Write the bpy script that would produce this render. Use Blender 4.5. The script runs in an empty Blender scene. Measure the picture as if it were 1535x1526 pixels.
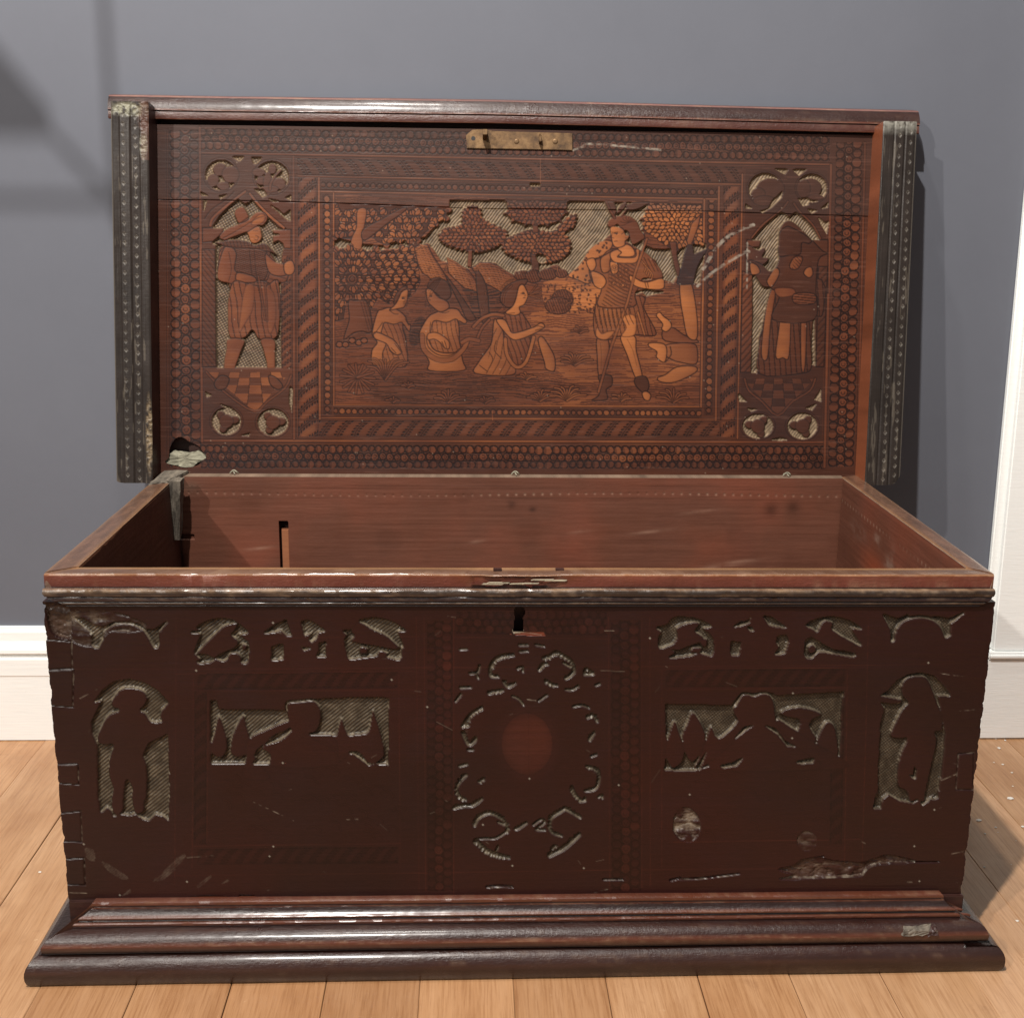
import bpy, bmesh, math, random
import numpy as np
from mathutils import Vector
random.seed(4); rng = np.random.default_rng(4)
scene = bpy.context.scene
C = scene.collection

# ------------------------------------------------------------------ camera
CAM = np.array([-.06257, -1.19991, .82534]); YAW, PITCH, ROLL, FOC = -.03792, .24523, .01221, 1796.7
PW, PH = 1535.0, 1526.0
def _axes():
    cy, sy, cp, sp, cr, sr = math.cos(YAW), math.sin(YAW), math.cos(PITCH), math.sin(PITCH), math.cos(ROLL), math.sin(ROLL)
    f = np.array([-sy, cy, 0]); r = np.array([cy, sy, 0]); u = np.array([0, 0, 1.])
    f2 = f*cp - u*sp; u2 = u*cp + f*sp
    return r*cr + u2*sr, u2*cr - r*sr, f2
RX, UX, FX = _axes()
cam = bpy.data.cameras.new('camera'); cam_o = bpy.data.objects.new('camera', cam); C.objects.link(cam_o)
from mathutils import Matrix
M = Matrix(((RX[0], UX[0], -FX[0], CAM[0]), (RX[1], UX[1], -FX[1], CAM[1]), (RX[2], UX[2], -FX[2], CAM[2]), (0, 0, 0, 1)))
cam_o.matrix_world = M
cam.sensor_fit = 'HORIZONTAL'; cam.sensor_width = 36; cam.lens = FOC/PW*36; cam.clip_end = 100; cam.clip_start = .02
scene.camera = cam_o
# ------------------------------------------------------------------ light
world = bpy.data.worlds.new('World'); scene.world = world; world.use_nodes = True
bg = world.node_tree.nodes['Background']; bg.inputs[0].default_value = (.93, .97, 1.0, 1); bg.inputs[1].default_value = .24
def lamp(name, loc, power, radius, color, target=None):
    l = bpy.data.lights.new(name, 'POINT' if target is None else 'SPOT'); l.energy = power; l.shadow_soft_size = radius; l.color = color
    o = bpy.data.objects.new(name, l); C.objects.link(o); o.location = loc
    if target is not None:
        o.rotation_euler = (Vector(target) - Vector(loc)).to_track_quat('-Z', 'Y').to_euler()
        l.spot_size = math.radians(95); l.spot_blend = .8
    return o
lamp('ceiling_spot_main', (-.50, -1.17, 2.80), 410, .03, (1, .95, .89), (0, .2, .3))
lamp('ceiling_spot_left', (-2.20, -2.5, 2.80), 350, .035, (1, .93, .84), (0, .2, .3))
lamp('ceiling_spot_over', (-.29, -.02, 2.85), 75, .04, (1, .95, .88), (0, .35, .3))
scene.view_settings.view_transform = 'Standard'; scene.view_settings.look = 'None'
scene.view_settings.exposure = -0.14; scene.view_settings.gamma = 1.0

# ------------------------------------------------------------------ photo pixel -> point on a real plane
def rays(px, py):
    px = np.asarray(px, float); py = np.asarray(py, float)
    return FX + RX*((px - PW/2)/FOC)[..., None] - UX*((py - PH/2)/FOC)[..., None]
def on(px, py, ax, val):
    d = rays(px, py); t = (val - CAM[ax])/d[..., ax]
    return CAM + d*t[..., None]
def project(P):
    d = P - CAM; z = d @ FX
    return PW/2 + FOC*(d @ RX)/z, PH/2 - FOC*(d @ UX)/z
TA = math.radians(8.14)
LN = np.array([0, -math.cos(TA), math.sin(TA)]); LV = np.array([0, math.sin(TA), math.cos(TA)]); LO = np.array([0, .4848, .4458]); LU = np.array([1., 0, 0])
def lp(u, v, w=0.):
    u = np.asarray(u, float)[..., None]; v = np.asarray(v, float)[..., None]; w = np.asarray(w, float)[..., None]
    return LO + LU*u + LV*v + LN*w
def lid_uv(px, py, w=0.):
    d = rays(px, py); s = ((LO + LN*w - CAM) @ LN)/(d @ LN); P = CAM + d*s[..., None] - LO
    return P[..., 0], P @ LV

# ------------------------------------------------------------------ helpers
def lin(r, g, b):
    c = np.array([r, g, b], float)/255
    return np.where(c <= .04045, c/12.92, ((c + .055)/1.055)**2.4)
def vnoise(h, w, sy, sx, seed=0):
    """smooth value noise on an h x w grid, cell size sy x sx samples"""
    r = np.random.default_rng(seed); gy, gx = int(h/sy) + 3, int(w/sx) + 3
    g = r.random((gy, gx)); y = np.arange(h)/sy; x = np.arange(w)/sx
    y0 = y.astype(int); x0 = x.astype(int); fy = y - y0; fx = x - x0; fy = fy*fy*(3 - 2*fy); fx = fx*fx*(3 - 2*fx)
    a = g[y0][:, x0]; b = g[y0][:, x0 + 1]; c = g[y0 + 1][:, x0]; d = g[y0 + 1][:, x0 + 1]
    return (a*(1 - fx) + b*fx)*(1 - fy)[:, None] + (c*(1 - fx) + d*fx)*fy[:, None]
def fbm(h, w, sy, sx, n=4, seed=0):
    t = 0; a = 1; s = 0
    for k in range(n):
        t = t + a*vnoise(h, w, max(sy/2**k, 1.01), max(sx/2**k, 1.01), seed*17 + k); s += a; a *= .55
    return t/s
def blur(a, n=1):
    for _ in range(n):
        p = np.pad(a, 1, mode='edge'); a = (p[:-2, 1:-1] + p[2:, 1:-1] + p[1:-1, :-2] + p[1:-1, 2:] + 2*a)/6
    return a
def mesh_np(name, V, F, col=None, mat=None, parent=None, smooth=False, bulk=True):
    me = bpy.data.meshes.new(name); V = np.asarray(V, np.float32); F = np.asarray(F, np.int32)
    me.vertices.add(len(V)); me.vertices.foreach_set('co', V.ravel())
    k = F.shape[1]; me.loops.add(F.size); me.loops.foreach_set('vertex_index', F.ravel())
    me.polygons.add(len(F)); me.polygons.foreach_set('loop_start', np.arange(0, F.size, k, dtype=np.int32))
    me.polygons.foreach_set('use_smooth', np.full(len(F), smooth))
    if col is not None:
        a = me.color_attributes.new('tint', 'FLOAT_COLOR', 'POINT'); c = np.ones((len(V), 4), np.float32); c[:, :3] = col; a.data.foreach_set('color', c.ravel())
    me.update(calc_edges=True)
    o = bpy.data.objects.new(name, me); C.objects.link(o)
    if mat: me.materials.append(mat)
    if parent is not None: o.parent = parent
    return o
def grid_faces(h, w, keep=None, flip=False):
    i = np.arange(h*w).reshape(h, w)
    f = np.stack([i[:-1, :-1], i[1:, :-1], i[1:, 1:], i[:-1, 1:]], -1).reshape(-1, 4)
    if keep is not None: f = f[keep[:-1, :-1].ravel()]
    return f[:, ::-1] if flip else f
def tag(o, label=None, cat=None, group=None, kind=None):
    for k, v in (('label', label), ('category', cat), ('group', group), ('kind', kind)):
        if v: o[k] = v
    return o
def empty(name, loc=(0, 0, 0)):
    o = bpy.data.objects.new(name, None); C.objects.link(o); o.location = loc; o.empty_display_size = .1; return o
def hexa(name, pts, mat, parent=None, bevel=0.0, seg=2):
    """box from 8 corner points: 4 bottom (ccw) then 4 top"""
    bm = bmesh.new(); v = [bm.verts.new(tuple(p)) for p in pts]
    for f in ((3, 2, 1, 0), (4, 5, 6, 7), (0, 1, 5, 4), (1, 2, 6, 5), (2, 3, 7, 6), (3, 0, 4, 7)): bm.faces.new([v[i] for i in f])
    bmesh.ops.recalc_face_normals(bm, faces=bm.faces)
    if bevel: bmesh.ops.bevel(bm, geom=bm.edges[:], offset=bevel, segments=seg, affect='EDGES')
    me = bpy.data.meshes.new(name); bm.to_mesh(me); bm.free(); me.materials.append(mat)
    o = bpy.data.objects.new(name, me); C.objects.link(o)
    if parent is not None: o.parent = parent
    return o
def box(name, x0, x1, y0, y1, z0, z1, mat, parent=None, bevel=0.0, seg=2):
    return hexa(name, [(x0, y0, z0), (x1, y0, z0), (x1, y1, z0), (x0, y1, z0), (x0, y0, z1), (x1, y0, z1), (x1, y1, z1), (x0, y1, z1)], mat, parent, bevel, seg)
def lbox(name, u0, u1, v0, v1, w0, w1, mat, parent=None, bevel=0.0, seg=2):
    q = [(u0, v0, w1), (u1, v0, w1), (u1, v0, w0), (u0, v0, w0), (u0, v1, w1), (u1, v1, w1), (u1, v1, w0), (u0, v1, w0)]
    return hexa(name, [lp(*a) for a in q], mat, parent, bevel, seg)

# ------------------------------------------------------------------ materials
def nodes(name):
    m = bpy.data.materials.new(name); m.use_nodes = True; nt = m.node_tree
    return m, nt, nt.nodes['Principled BSDF']
def N(nt, t, **kw):
    n = nt.nodes.new(t)
    for k, v in kw.items():
        if k.startswith('i_'): n.inputs[k[2:].replace('_', ' ')].default_value = v
        else: setattr(n, k, v)
    return n
def ramp(nt, fac, stops):
    r = nt.nodes.new('ShaderNodeValToRGB'); e = r.color_ramp.elements
    while len(e) < len(stops): e.new(.5)
    for i, (p, c) in enumerate(stops): e[i].position = p; e[i].color = (*c, 1) if len(c) == 3 else c
    nt.links.new(fac, r.inputs[0]); return r.outputs[0]
def mixc(nt, a, b, fac, mode='MIX'):
    m = nt.nodes.new('ShaderNodeMix'); m.data_type = 'RGBA'; m.blend_type = mode
    if isinstance(fac, (int, float)): m.inputs[0].default_value = fac
    else: nt.links.new(fac, m.inputs[0])
    for s, k in ((a, 6), (b, 7)):
        if isinstance(s, tuple): m.inputs[k].default_value = (*s, 1)
        else: nt.links.new(s, m.inputs[k])
    return m.outputs[2]
def noise(nt, co, scale, detail=5, rough=.6, dist=0.):
    n = N(nt, 'ShaderNodeTexNoise', i_Scale=scale, i_Detail=detail, i_Roughness=rough, i_Distortion=dist); nt.links.new(co, n.inputs['Vector']); return n.outputs['Fac']
def coords(nt, scale=(1, 1, 1)):
    g = nt.nodes.new('ShaderNodeTexCoord'); m = nt.nodes.new('ShaderNodeMapping'); m.inputs['Scale'].default_value = scale
    nt.links.new(g.outputs['Object'], m.inputs['Vector']); return m.outputs[0]
def bump(nt, bsdf, h, strength, dist=.001):
    b = N(nt, 'ShaderNodeBump', i_Strength=strength, i_Distance=dist); nt.links.new(h, b.inputs['Height']); nt.links.new(b.outputs[0], bsdf.inputs['Normal'])
def rough_from(nt, bsdf, fac, lo, hi):
    m = N(nt, 'ShaderNodeMapRange'); m.inputs['To Min'].default_value = lo; m.inputs['To Max'].default_value = hi
    m.inputs['From Min'].default_value = .3; m.inputs['From Max'].default_value = .7
    nt.links.new(fac, m.inputs['Value']); nt.links.new(m.outputs[0], bsdf.inputs['Roughness'])
def tint_mat(name, lo=.35, hi=.6, bstr=.35, spec=.5, grain=(10, 55, 55), gm=.45):
    """colour from the tint attribute painted below, with fine grain and wax wear"""
    m, nt, b = nodes(name); at = N(nt, 'ShaderNodeVertexColor', layer_name='tint')
    co = coords(nt, grain); g = noise(nt, co, 8, 6, .65); co2 = coords(nt); n2 = noise(nt, co2, 14, 5, .6); n3 = noise(nt, co2, 260, 3, .6)
    c = mixc(nt, at.outputs[0], ramp(nt, g, [(.3, (.7, .69, .69)), (.7, (1.2, 1.18, 1.17))]), gm, 'MULTIPLY')
    nt.links.new(c, b.inputs['Base Color']); rough_from(nt, b, n2, lo, hi); b.inputs['Specular IOR Level'].default_value = spec
    mm = N(nt, 'ShaderNodeMath', operation='ADD'); nt.links.new(g, mm.inputs[0]); nt.links.new(n3, mm.inputs[1]); bump(nt, b, mm.outputs[0], bstr, .0006)
    return m
def wood_mat(name, dark, light, lo=.35, hi=.6, grain=(2, 30, 30), bstr=.3, worn=None, spec=.5):
    m, nt, b = nodes(name); co = coords(nt, grain); g = noise(nt, co, 5, 7, .6, .4); co2 = coords(nt); n2 = noise(nt, co2, 9, 6, .62); n3 = noise(nt, co2, 220, 3, .6)
    c = ramp(nt, g, [(.28, tuple(dark)), (.72, tuple(light))])
    c = mixc(nt, c, ramp(nt, n2, [(.35, (.62, .6, .6)), (.65, (1.15, 1.15, 1.15))]), .7, 'MULTIPLY')
    if worn is not None:
        n4 = noise(nt, co2, 40, 6, .7); c = mixc(nt, c, tuple(worn), ramp(nt, n4, [(.58, (0, 0, 0)), (.68, (.7, .7, .7))]))
    nt.links.new(c, b.inputs['Base Color']); rough_from(nt, b, n2, lo, hi); b.inputs['Specular IOR Level'].default_value = spec
    mm = N(nt, 'ShaderNodeMath', operation='ADD'); nt.links.new(g, mm.inputs[0]); nt.links.new(n3, mm.inputs[1]); bump(nt, b, mm.outputs[0], bstr, .0008)
    return m
M_panel = tint_mat('engraved_cedar', .38, .58, .16, .22, gm=.2)
M_front = tint_mat('dark_carved_cedar', .28, .5, .3, .32)
M_trim = tint_mat('waxed_moulding', .24, .5, .9, .4)
_b = M_trim.node_tree.nodes['Principled BSDF']; _b.inputs['Coat Weight'].default_value = .55; _b.inputs['Coat Roughness'].default_value = .2
M_inner = tint_mat('bare_red_cedar', .5, .7, .22, .3, gm=.2)
M_dark = wood_mat('blackened_cedar', lin(40, 24, 22), lin(72, 42, 36), worn=lin(120, 105, 92))
M_side = wood_mat('cedar_side', lin(60, 32, 26), lin(92, 50, 38))
M_back = wood_mat('lid_back_cedar', lin(60, 34, 28), lin(90, 52, 42))
M_grey = wood_mat('weathered_grey_wood', lin(58, 52, 46), lin(128, 118, 104), .6, .9, (30, 8, 8), .8)
M_raw = wood_mat('broken_bare_wood', lin(120, 112, 96), lin(190, 180, 155), .7, .9, (8, 40, 40), .9)

# ------------------------------------------------------------------ painting / carving canvas
ZO = dict(p=(0, 0, 1), z1=(140, 120, .32573), z2=(560, 120, .32573), z3=(960, 120, .32573), z4=(140, 420, .32573), z5=(560, 420, .32573), z6=(960, 420, .32573),
          n1=(300, 220, .16938), n2=(500, 400, .13106), n3=(660, 400, .13106), n4=(840, 300, .14332), n5=(840, 440, .14332), n6=(1100, 240, .13104),
          f1=(40, 840, .32573), f2=(520, 840, .32573), f3=(1000, 840, .32573), f4=(20, 1150, .32573), f5=(520, 1150, .32573), f6=(1020, 1150, .32573), c=(680, 960, .22284))
def P_(s):
    out = []; z = ZO['p']
    for t in s.split():
        if ':' in t: k, t = t.split(':'); z = ZO[k]
        x, y = t.split(','); out.append((z[0] + float(x)*z[2], z[1] + float(y)*z[2]))
    return np.array(out)
def crom(p, n=5, closed=True):
    m = len(p); out = []
    for i in range(m if closed else m - 1):
        a, b, c, d = (p[(i - 1) % m], p[i], p[(i + 1) % m], p[(i + 2) % m]) if closed else (p[max(i - 1, 0)], p[i], p[i + 1], p[min(i + 2, m - 1)])
        for k in range(n):
            t = k/n; out.append(.5*((2*b) + (-a + c)*t + (2*a - 5*b + 4*c - d)*t*t + (-a + 3*b - 3*c + d)*t**3))
    if not closed: out.append(p[-1])
    return np.array(out)
class Canvas:
    def __init__(s, w, h, pitch, origin, U, V, Nn, topleft):
        s.nx, s.ny, s.pitch = int(round(w/pitch)) + 1, int(round(h/pitch)) + 1, pitch
        s.O, s.U, s.V, s.N = origin, U, V, Nn; s.u0, s.v1 = topleft
        s.u = s.u0 + np.arange(s.nx)*pitch; s.v = s.v1 - np.arange(s.ny)*pitch
        P = origin + U*s.u[None, :, None] + V*s.v[:, None, None]; s.P = P
        s.PX, s.PY = project(P); s.PX = s.PX.astype(np.float32); s.PY = s.PY.astype(np.float32)
        z = np.zeros((s.ny, s.nx), np.float32)
        s.tone = z + .3; s.ink = z.copy(); s.sunk = z.copy(); s.dust = z.copy(); s.char = z.copy(); s.rough = z.copy(); s.reg = np.zeros((s.ny, s.nx), np.int16); s.hole = np.zeros((s.ny, s.nx), bool); s.hat = z + 1.0
        s.names = {}; s.shade = True
        s.WX = ((fbm(s.ny, s.nx, 45, 45, 3, 501) - .5)*7).astype(np.float32); s.WY = ((fbm(s.ny, s.nx, 38, 38, 3, 502) - .5)*4).astype(np.float32)
    def cell(s, x, y):
        d = rays(np.asarray(x, float), np.asarray(y, float)); t = ((s.O - CAM) @ s.N)/(d @ s.N); Q = CAM + d*t[..., None] - s.O
        return (Q @ s.U - s.u0)/s.pitch, (s.v1 - Q @ s.V)/s.pitch
    def bb(s, pts, pad=2):
        cx, cy = s.cell(pts[:, 0], pts[:, 1])
        x0, x1 = int(max(cx.min() - pad, 0)), int(min(cx.max() + pad + 1, s.nx)); y0, y1 = int(max(cy.min() - pad, 0)), int(min(cy.max() + pad + 1, s.ny))
        return slice(y0, max(y1, y0)), slice(x0, max(x1, x0))
    def mask(s, pts, smooth=0):
        if isinstance(pts, str): pts = P_(pts)
        if smooth: pts = crom(pts, smooth)
        b = s.bb(pts); X = s.PX[b]; Y = s.PY[b]; m = np.zeros(X.shape, bool)
        for (ax, ay), (bx, by) in zip(pts, np.roll(pts, -1, 0)):
            if ay == by: continue
            m ^= ((ay > Y) != (by > Y)) & (X < (bx - ax)*(Y - ay)/(by - ay) + ax)
        return b, m, pts
    def seg(s, pts, width, closed=False):
        """coverage 0..1 of a polyline of given photo-pixel width"""
        b = s.bb(pts, 3 + width); X = s.PX[b]; Y = s.PY[b]; D = np.full(X.shape, 1e9, np.float32)
        q = np.roll(pts, -1, 0) if closed else pts[1:]
        for (ax, ay), (bx, by) in zip(pts, q):
            dx, dy = bx - ax, by - ay; L = dx*dx + dy*dy + 1e-9; t = np.clip(((X - ax)*dx + (Y - ay)*dy)/L, 0, 1)
            np.minimum(D, (X - ax - t*dx)**2 + (Y - ay - t*dy)**2, out=D)
        return b, np.clip(width/2 + .55 - np.sqrt(D), 0, 1)
    def line(s, pts, width=1.2, ink=.9, smooth=0, closed=False):
        if isinstance(pts, str): pts = P_(pts)
        if smooth: pts = crom(pts, smooth, closed)
        b, c = s.seg(pts, width, closed); s.ink[b] = np.maximum(s.ink[b], c*ink)
    def light(s, pts, width=1.5, tone=.7, smooth=0, out=1.0, closed=False):
        if isinstance(pts, str): pts = P_(pts)
        if smooth: pts = crom(pts, smooth, closed)
        b, c = s.seg(pts, width + 2*out, closed); b2, c2 = s.seg(pts, width, closed)
        if out: s.ink[b] = np.maximum(s.ink[b], c*.85)
        s.sunk[b] *= 1 - c
        s.ink[b2] *= 1 - c2; s.tone[b2] = s.tone[b2]*(1 - c2) + tone*c2
        return b, c > .4
    def cut(s, pts, smooth=4, depth=1.0, hat=1.0):
        b, m, p = s.mask(pts, smooth); s.sunk[b][m] = depth; s.hat[b][m] = hat; s.ink[b][m] = 0; s.reg[b][m] = 0
    def up(s, pts, tone=.5, reg=0, smooth=4, ink=.95, w=1.5):
        b, m, p = s.mask(pts, smooth); s.sunk[b][m] = 0; s.tone[b][m] = tone; s.ink[b][m] = 0
        if reg is not None: s.reg[b][m] = reg
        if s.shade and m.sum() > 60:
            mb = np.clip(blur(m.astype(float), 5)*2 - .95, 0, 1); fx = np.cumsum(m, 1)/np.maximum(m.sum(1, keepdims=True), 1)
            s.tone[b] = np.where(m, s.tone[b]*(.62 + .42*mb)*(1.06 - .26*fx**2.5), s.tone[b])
        if ink: bb_, c = s.seg(p, w, True); s.ink[bb_] = np.maximum(s.ink[bb_], c*ink)
        s.last = p; return b, m
    def ell(s, cx, cy, rx, ry, a=0, n=20):
        t = np.linspace(0, 2*np.pi, n, endpoint=False); x = rx*np.cos(t); y = ry*np.sin(t); ca, sa = math.cos(a), math.sin(a)
        return np.stack([cx + x*ca - y*sa, cy + x*sa + y*ca], 1)
    def zell(s, z, cx, cy, rx, ry, a=0, n=20):
        o = ZO[z]; return s.ell(o[0] + cx*o[2], o[1] + cy*o[2], rx*o[2], ry*o[2], a, n)
    def hatch(s, bm, ang, per, w=.35, ink=.6, wob=.0, dash=0):
        b, m = bm; X = s.PX[b]; Y = s.PY[b]; c, sn = math.cos(ang), math.sin(ang)
        t = (X*sn - Y*c)/per + (wob*np.sin((X*c + Y*sn)/9.) if wob else 0)
        k = np.abs((t % 1) - .5) > .5 - w/2
        if dash: k &= (((X*c + Y*sn)/dash + np.floor(t)*.37) % 1) < .6
        s.ink[b] = np.where(m & k, np.maximum(s.ink[b], ink), s.ink[b])
    def oval(s, cx, cy, rx, ry, a, tone, lim=None, ink=.85):
        pts = s.ell(cx, cy, rx, ry, a, 10); b = s.bb(pts); X = s.PX[b] - cx; Y = s.PY[b] - cy
        if X.size == 0: return
        ca, sa = math.cos(a), math.sin(a); r = np.hypot((X*ca + Y*sa)/rx, (-X*sa + Y*ca)/ry)
        ok = s.reg[b] == lim if lim is not None else True
        s.ink[b] = np.where(ok & (r < 1.35), np.where(r < .85, 0, ink), s.ink[b]); s.tone[b] = np.where(ok & (r < .9), tone, s.tone[b])
    def leaf(s, cx, cy, r, a, tone, lim):
        """three-lobed leaf"""
        for k, d in ((-1, .8), (1, .8), (0, 1.0)):
            aa = a + k*.85; s.oval(cx + math.cos(aa)*r*.5*d, cy + math.sin(aa)*r*.5*d, r*.52*d, r*.30, aa, tone, lim, .9)
    def foliage(s, bm, reg, kind='lobed', step=8.5, r=6.2, center=None, tone=(.38, .7)):
        b, m = bm[0], bm[1]; X = s.PX[b]; Y = s.PY[b]; s.ink[b][m] = .55
        x0, x1, y0, y1 = X[m].min(), X[m].max(), Y[m].min(), Y[m].max()
        ring = bm[2] if len(bm) > 2 else None
        if ring is not None:
            q = ring; k0 = 0.
            for (ax, ay), (bx, by) in zip(q, np.roll(q, -1, 0)):
                L = math.hypot(bx - ax, by - ay); k0 += L
                if k0 > step*.62:
                    k0 = 0.; gx, gy = s.cell(bx, by); gx, gy = int(gx), int(gy)
                    if 3 < gx < s.nx - 3 and 3 < gy < s.ny - 3 and s.sunk[gy-3:gy+4, gx-3:gx+4].max() > .5:
                        e = s.ell(bx, by, step*.42, step*.36, 0, 12); b2, m2, _ = s.mask(e); s.sunk[b2][m2] = 0; s.reg[b2][m2] = reg; s.tone[b2][m2] = .4; bb2, c2 = s.seg(e, 1.2, True); s.ink[bb2] = np.maximum(s.ink[bb2], c2*.8); m = m.copy()
        b, m = bm[0], bm[1]; j = 0; yy = y0
        mm = np.zeros(s.reg.shape, bool); mm[b] = m
        while yy < y1 + step:
            xx = x0 + (j % 2)*step*.5
            while xx < x1 + step:
                px, py = xx + rng.uniform(-1.3, 1.3), yy + rng.uniform(-1, 1); gx, gy = s.cell(px, py); gx, gy = int(gx), int(gy)
                if 0 <= gx < s.nx and 0 <= gy < s.ny and mm[gy, gx]:
                    if center is None: a = rng.uniform(.4, 2.6)
                    else: a = math.atan2(py - center[1], px - center[0])
                    tn = rng.uniform(*tone)
                    (s.leaf(px, py, r, a, tn, reg) if kind == 'lobed' else s.oval(px, py, r*.62, r*.36, a, tn, reg))
                xx += step
            yy += step*.8; j += 1
    def hband(s, x0, x1, ya, yb):
        """ya, yb: (left, right) y of upper and lower limits; returns s,t,mask"""
        X, Y = s.PX, s.PY; f = (X - x0)/(x1 - x0); a = ya[0] + (ya[1] - ya[0])*f; c = yb[0] + (yb[1] - yb[0])*f
        t = (Y - a)/(c - a); return X + s.WX, np.where((t > .12) & (t < .88), t + s.WY*.03, t), (t > 0) & (t < 1) & (X > x0) & (X < x1), (c - a)
    def vband(s, y0, y1, xa, xb):
        X, Y = s.PX, s.PY; f = (Y - y0)/(y1 - y0); a = xa[0] + (xa[1] - xa[0])*f; c = xb[0] + (xb[1] - xb[0])*f
        t = (X - a)/(c - a); return Y + s.WX, np.where((t > .12) & (t < .88), t + s.WY*.03, t), (t > 0) & (t < 1) & (Y > y0) & (Y < y1), (c - a)
    def beads(s, B, per=9.2, tone=.55, ph=0.):
        S, t, m, w = B; d = ((S + ph)/per % 1 - .5)*per; r = np.hypot(d, (t - .5)*w); hv = (np.sin(np.floor((S + ph)/per)*12.9898)*43758.5) % 1; R = np.minimum(w*.44, per*.46)*(.82 + .2*hv)
        s.tone[m] = np.where(r < R, tone*(.6 + .5*hv), .12)[m]; s.ink[m] = np.where((np.abs(r - R) < .9), .8, .0)[m]
    def twist(s, B, per=15, tone=.62, slope=1.0):
        S, t, m, w = B; ph = (S/per + slope*t*w/per*.8 + .10*np.sin(t*3.1)*slope) % 1; q = np.abs(ph - .5)*2
        body = q < .62; sh = np.clip(1.15 - (np.abs(t - .5)*2)**3*.8, 0, 1); s.tone[m] = (np.where(body, tone*(.62 + .3*(1 - q)), .2)*sh)[m]
        s.ink[m] = (np.where(q > .93, .7, 0))[m]
        dots = (np.abs(q - .62) < .16) & (((t*w*1.25) / 5.0 % 1) < .55); s.ink[m] = np.maximum(s.ink, np.where(dots, .95, 0))[m]
    def scallop(s, B, per=11.5, tone=.5, flip=False):
        S, t, m, w = B; t = 1 - t if flip else t; tt = t*w
        s.tone[m] = .2; ink = np.zeros_like(s.ink); tn = np.full_like(s.tone, .2)
        for (tc, R, off, inner) in ((.16, .19, 0., 0), (.48, .17, .5, 1), (.80, .19, .1, 0)):
            hv = (np.sin(np.floor(S/per + off)*12.9898 + tc*99)*43758.5) % 1; d = ((S/per + off) % 1 - .5)*per + (hv - .5)*1.6; r = np.hypot(d, tt - tc*w + (hv - .5)*1.2); RR = np.minimum(R*w, per*.5)*(.84 + .24*hv)
            tn = np.where(r < RR, (tone - .12*(tc < .2))*(.75 + .45*hv), tn); ink = np.where(r < RR, 0, ink); ink = np.where(np.abs(r - RR) < 1.15, .95, ink)
            if inner: ink = np.where((np.abs(r - RR*.42) < .8) & (d > -1.5), .75, ink)
            else: ink = np.where((r < RR) & (d < -RR*.25), np.maximum(ink, .45), ink)
        s.tone[m] = tn[m]; s.ink[m] = ink[m]
    def checks(s): pass

# ================================================================== LID PANEL drawing
LP_W = 1.028
cv = Canvas(LP_W, .492, .00085, LO, LU, LV, LN, (-.512, .492))
X, Y = cv.PX, cv.PY
cv.tone[:] = .22
def hline(x0, x1, y0, y1, w, tone): cv.light(np.array([(x0, y0), ((x0 + x1)/2, (y0 + y1)/2), (x1, y1)]), w, tone, out=.9)
# nested borders
cv.scallop(cv.hband(300, 1244, (193, 205), (226, 244)), 11.5, .42)
cv.scallop(cv.hband(300, 1236, (666, 668), (702, 703)), 11.5, .46, True)
cv.scallop(cv.vband(196, 700, (253, 255), (299, 302)), 15, .5, True)
cv.scallop(cv.vband(214, 700, (1254, 1241), (1294, 1280)), 14, .52, False)
cv.twist(cv.hband(446, 1112, (238, 251), (263, 275)), 26, .30, -1)
cv.twist(cv.hband(478, 1078, (631, 631), (655, 655)), 25, .42, 1)
cv.twist(cv.vband(266, 655, (447, 447), (475, 477)), 27, .62, 1)
cv.twist(cv.vband(280, 655, (1085, 1079), (1109, 1102)), 26, .62, 1)
cv.beads(cv.hband(482, 1078, (270, 281), (286, 297)), 9.4, .42)
cv.beads(cv.hband(500, 1052, (610, 613), (624, 627)), 9.4, .58)
cv.beads(cv.vband(292, 622, (483, 484), (497, 498)), 10.5, .6)
cv.beads(cv.vband(300, 622, (1060, 1055), (1074, 1069)), 10.5, .58)
for a in ((300, 1246, 229.5, 247, 2.6, .62), (300, 1246, 234, 251, 1, .55), (446, 1112, 264.5, 277, 2.2, .6), (478, 1080, 269, 281, 1, .5), (478, 1078, 287.5, 299, 2.4, .6),
          (500, 1052, 607, 610, 1.8, .7), (480, 1072, 626.5, 629, 1.8, .65), (445, 1105, 629.5, 631, 1.0, .5), (302, 1236, 660.5, 663, 3.0, .6), (302, 1236, 665.5, 667, 1, .6)): hline(*a)
def vline(xa, xb, y0, y1, w, tone): cv.light(np.array([(xa, y0), ((xa + xb)/2, (y0 + y1)/2), (xb, y1)]), w, tone, out=.9)
for a in ((299.5, 303, 192, 662, 3.4, .58), (440, 441, 236, 658, 3, .42), (445, 446, 262, 656, 1, .5), (478, 479.5, 268, 628, 3, .66), (500, 500.5, 290, 608, 2.2, .6), (1056, 1051, 300, 610, 3, .58),
          (1078, 1073, 281, 630, 3.2, .58), (1113, 1105.5, 262, 657, 2.6, .62), (1246, 1236, 248, 700, 3.6, .6), (1297, 1285, 215, 700, 3, .45), (251, 252, 196, 700, 2, .35)): vline(*a)

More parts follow.
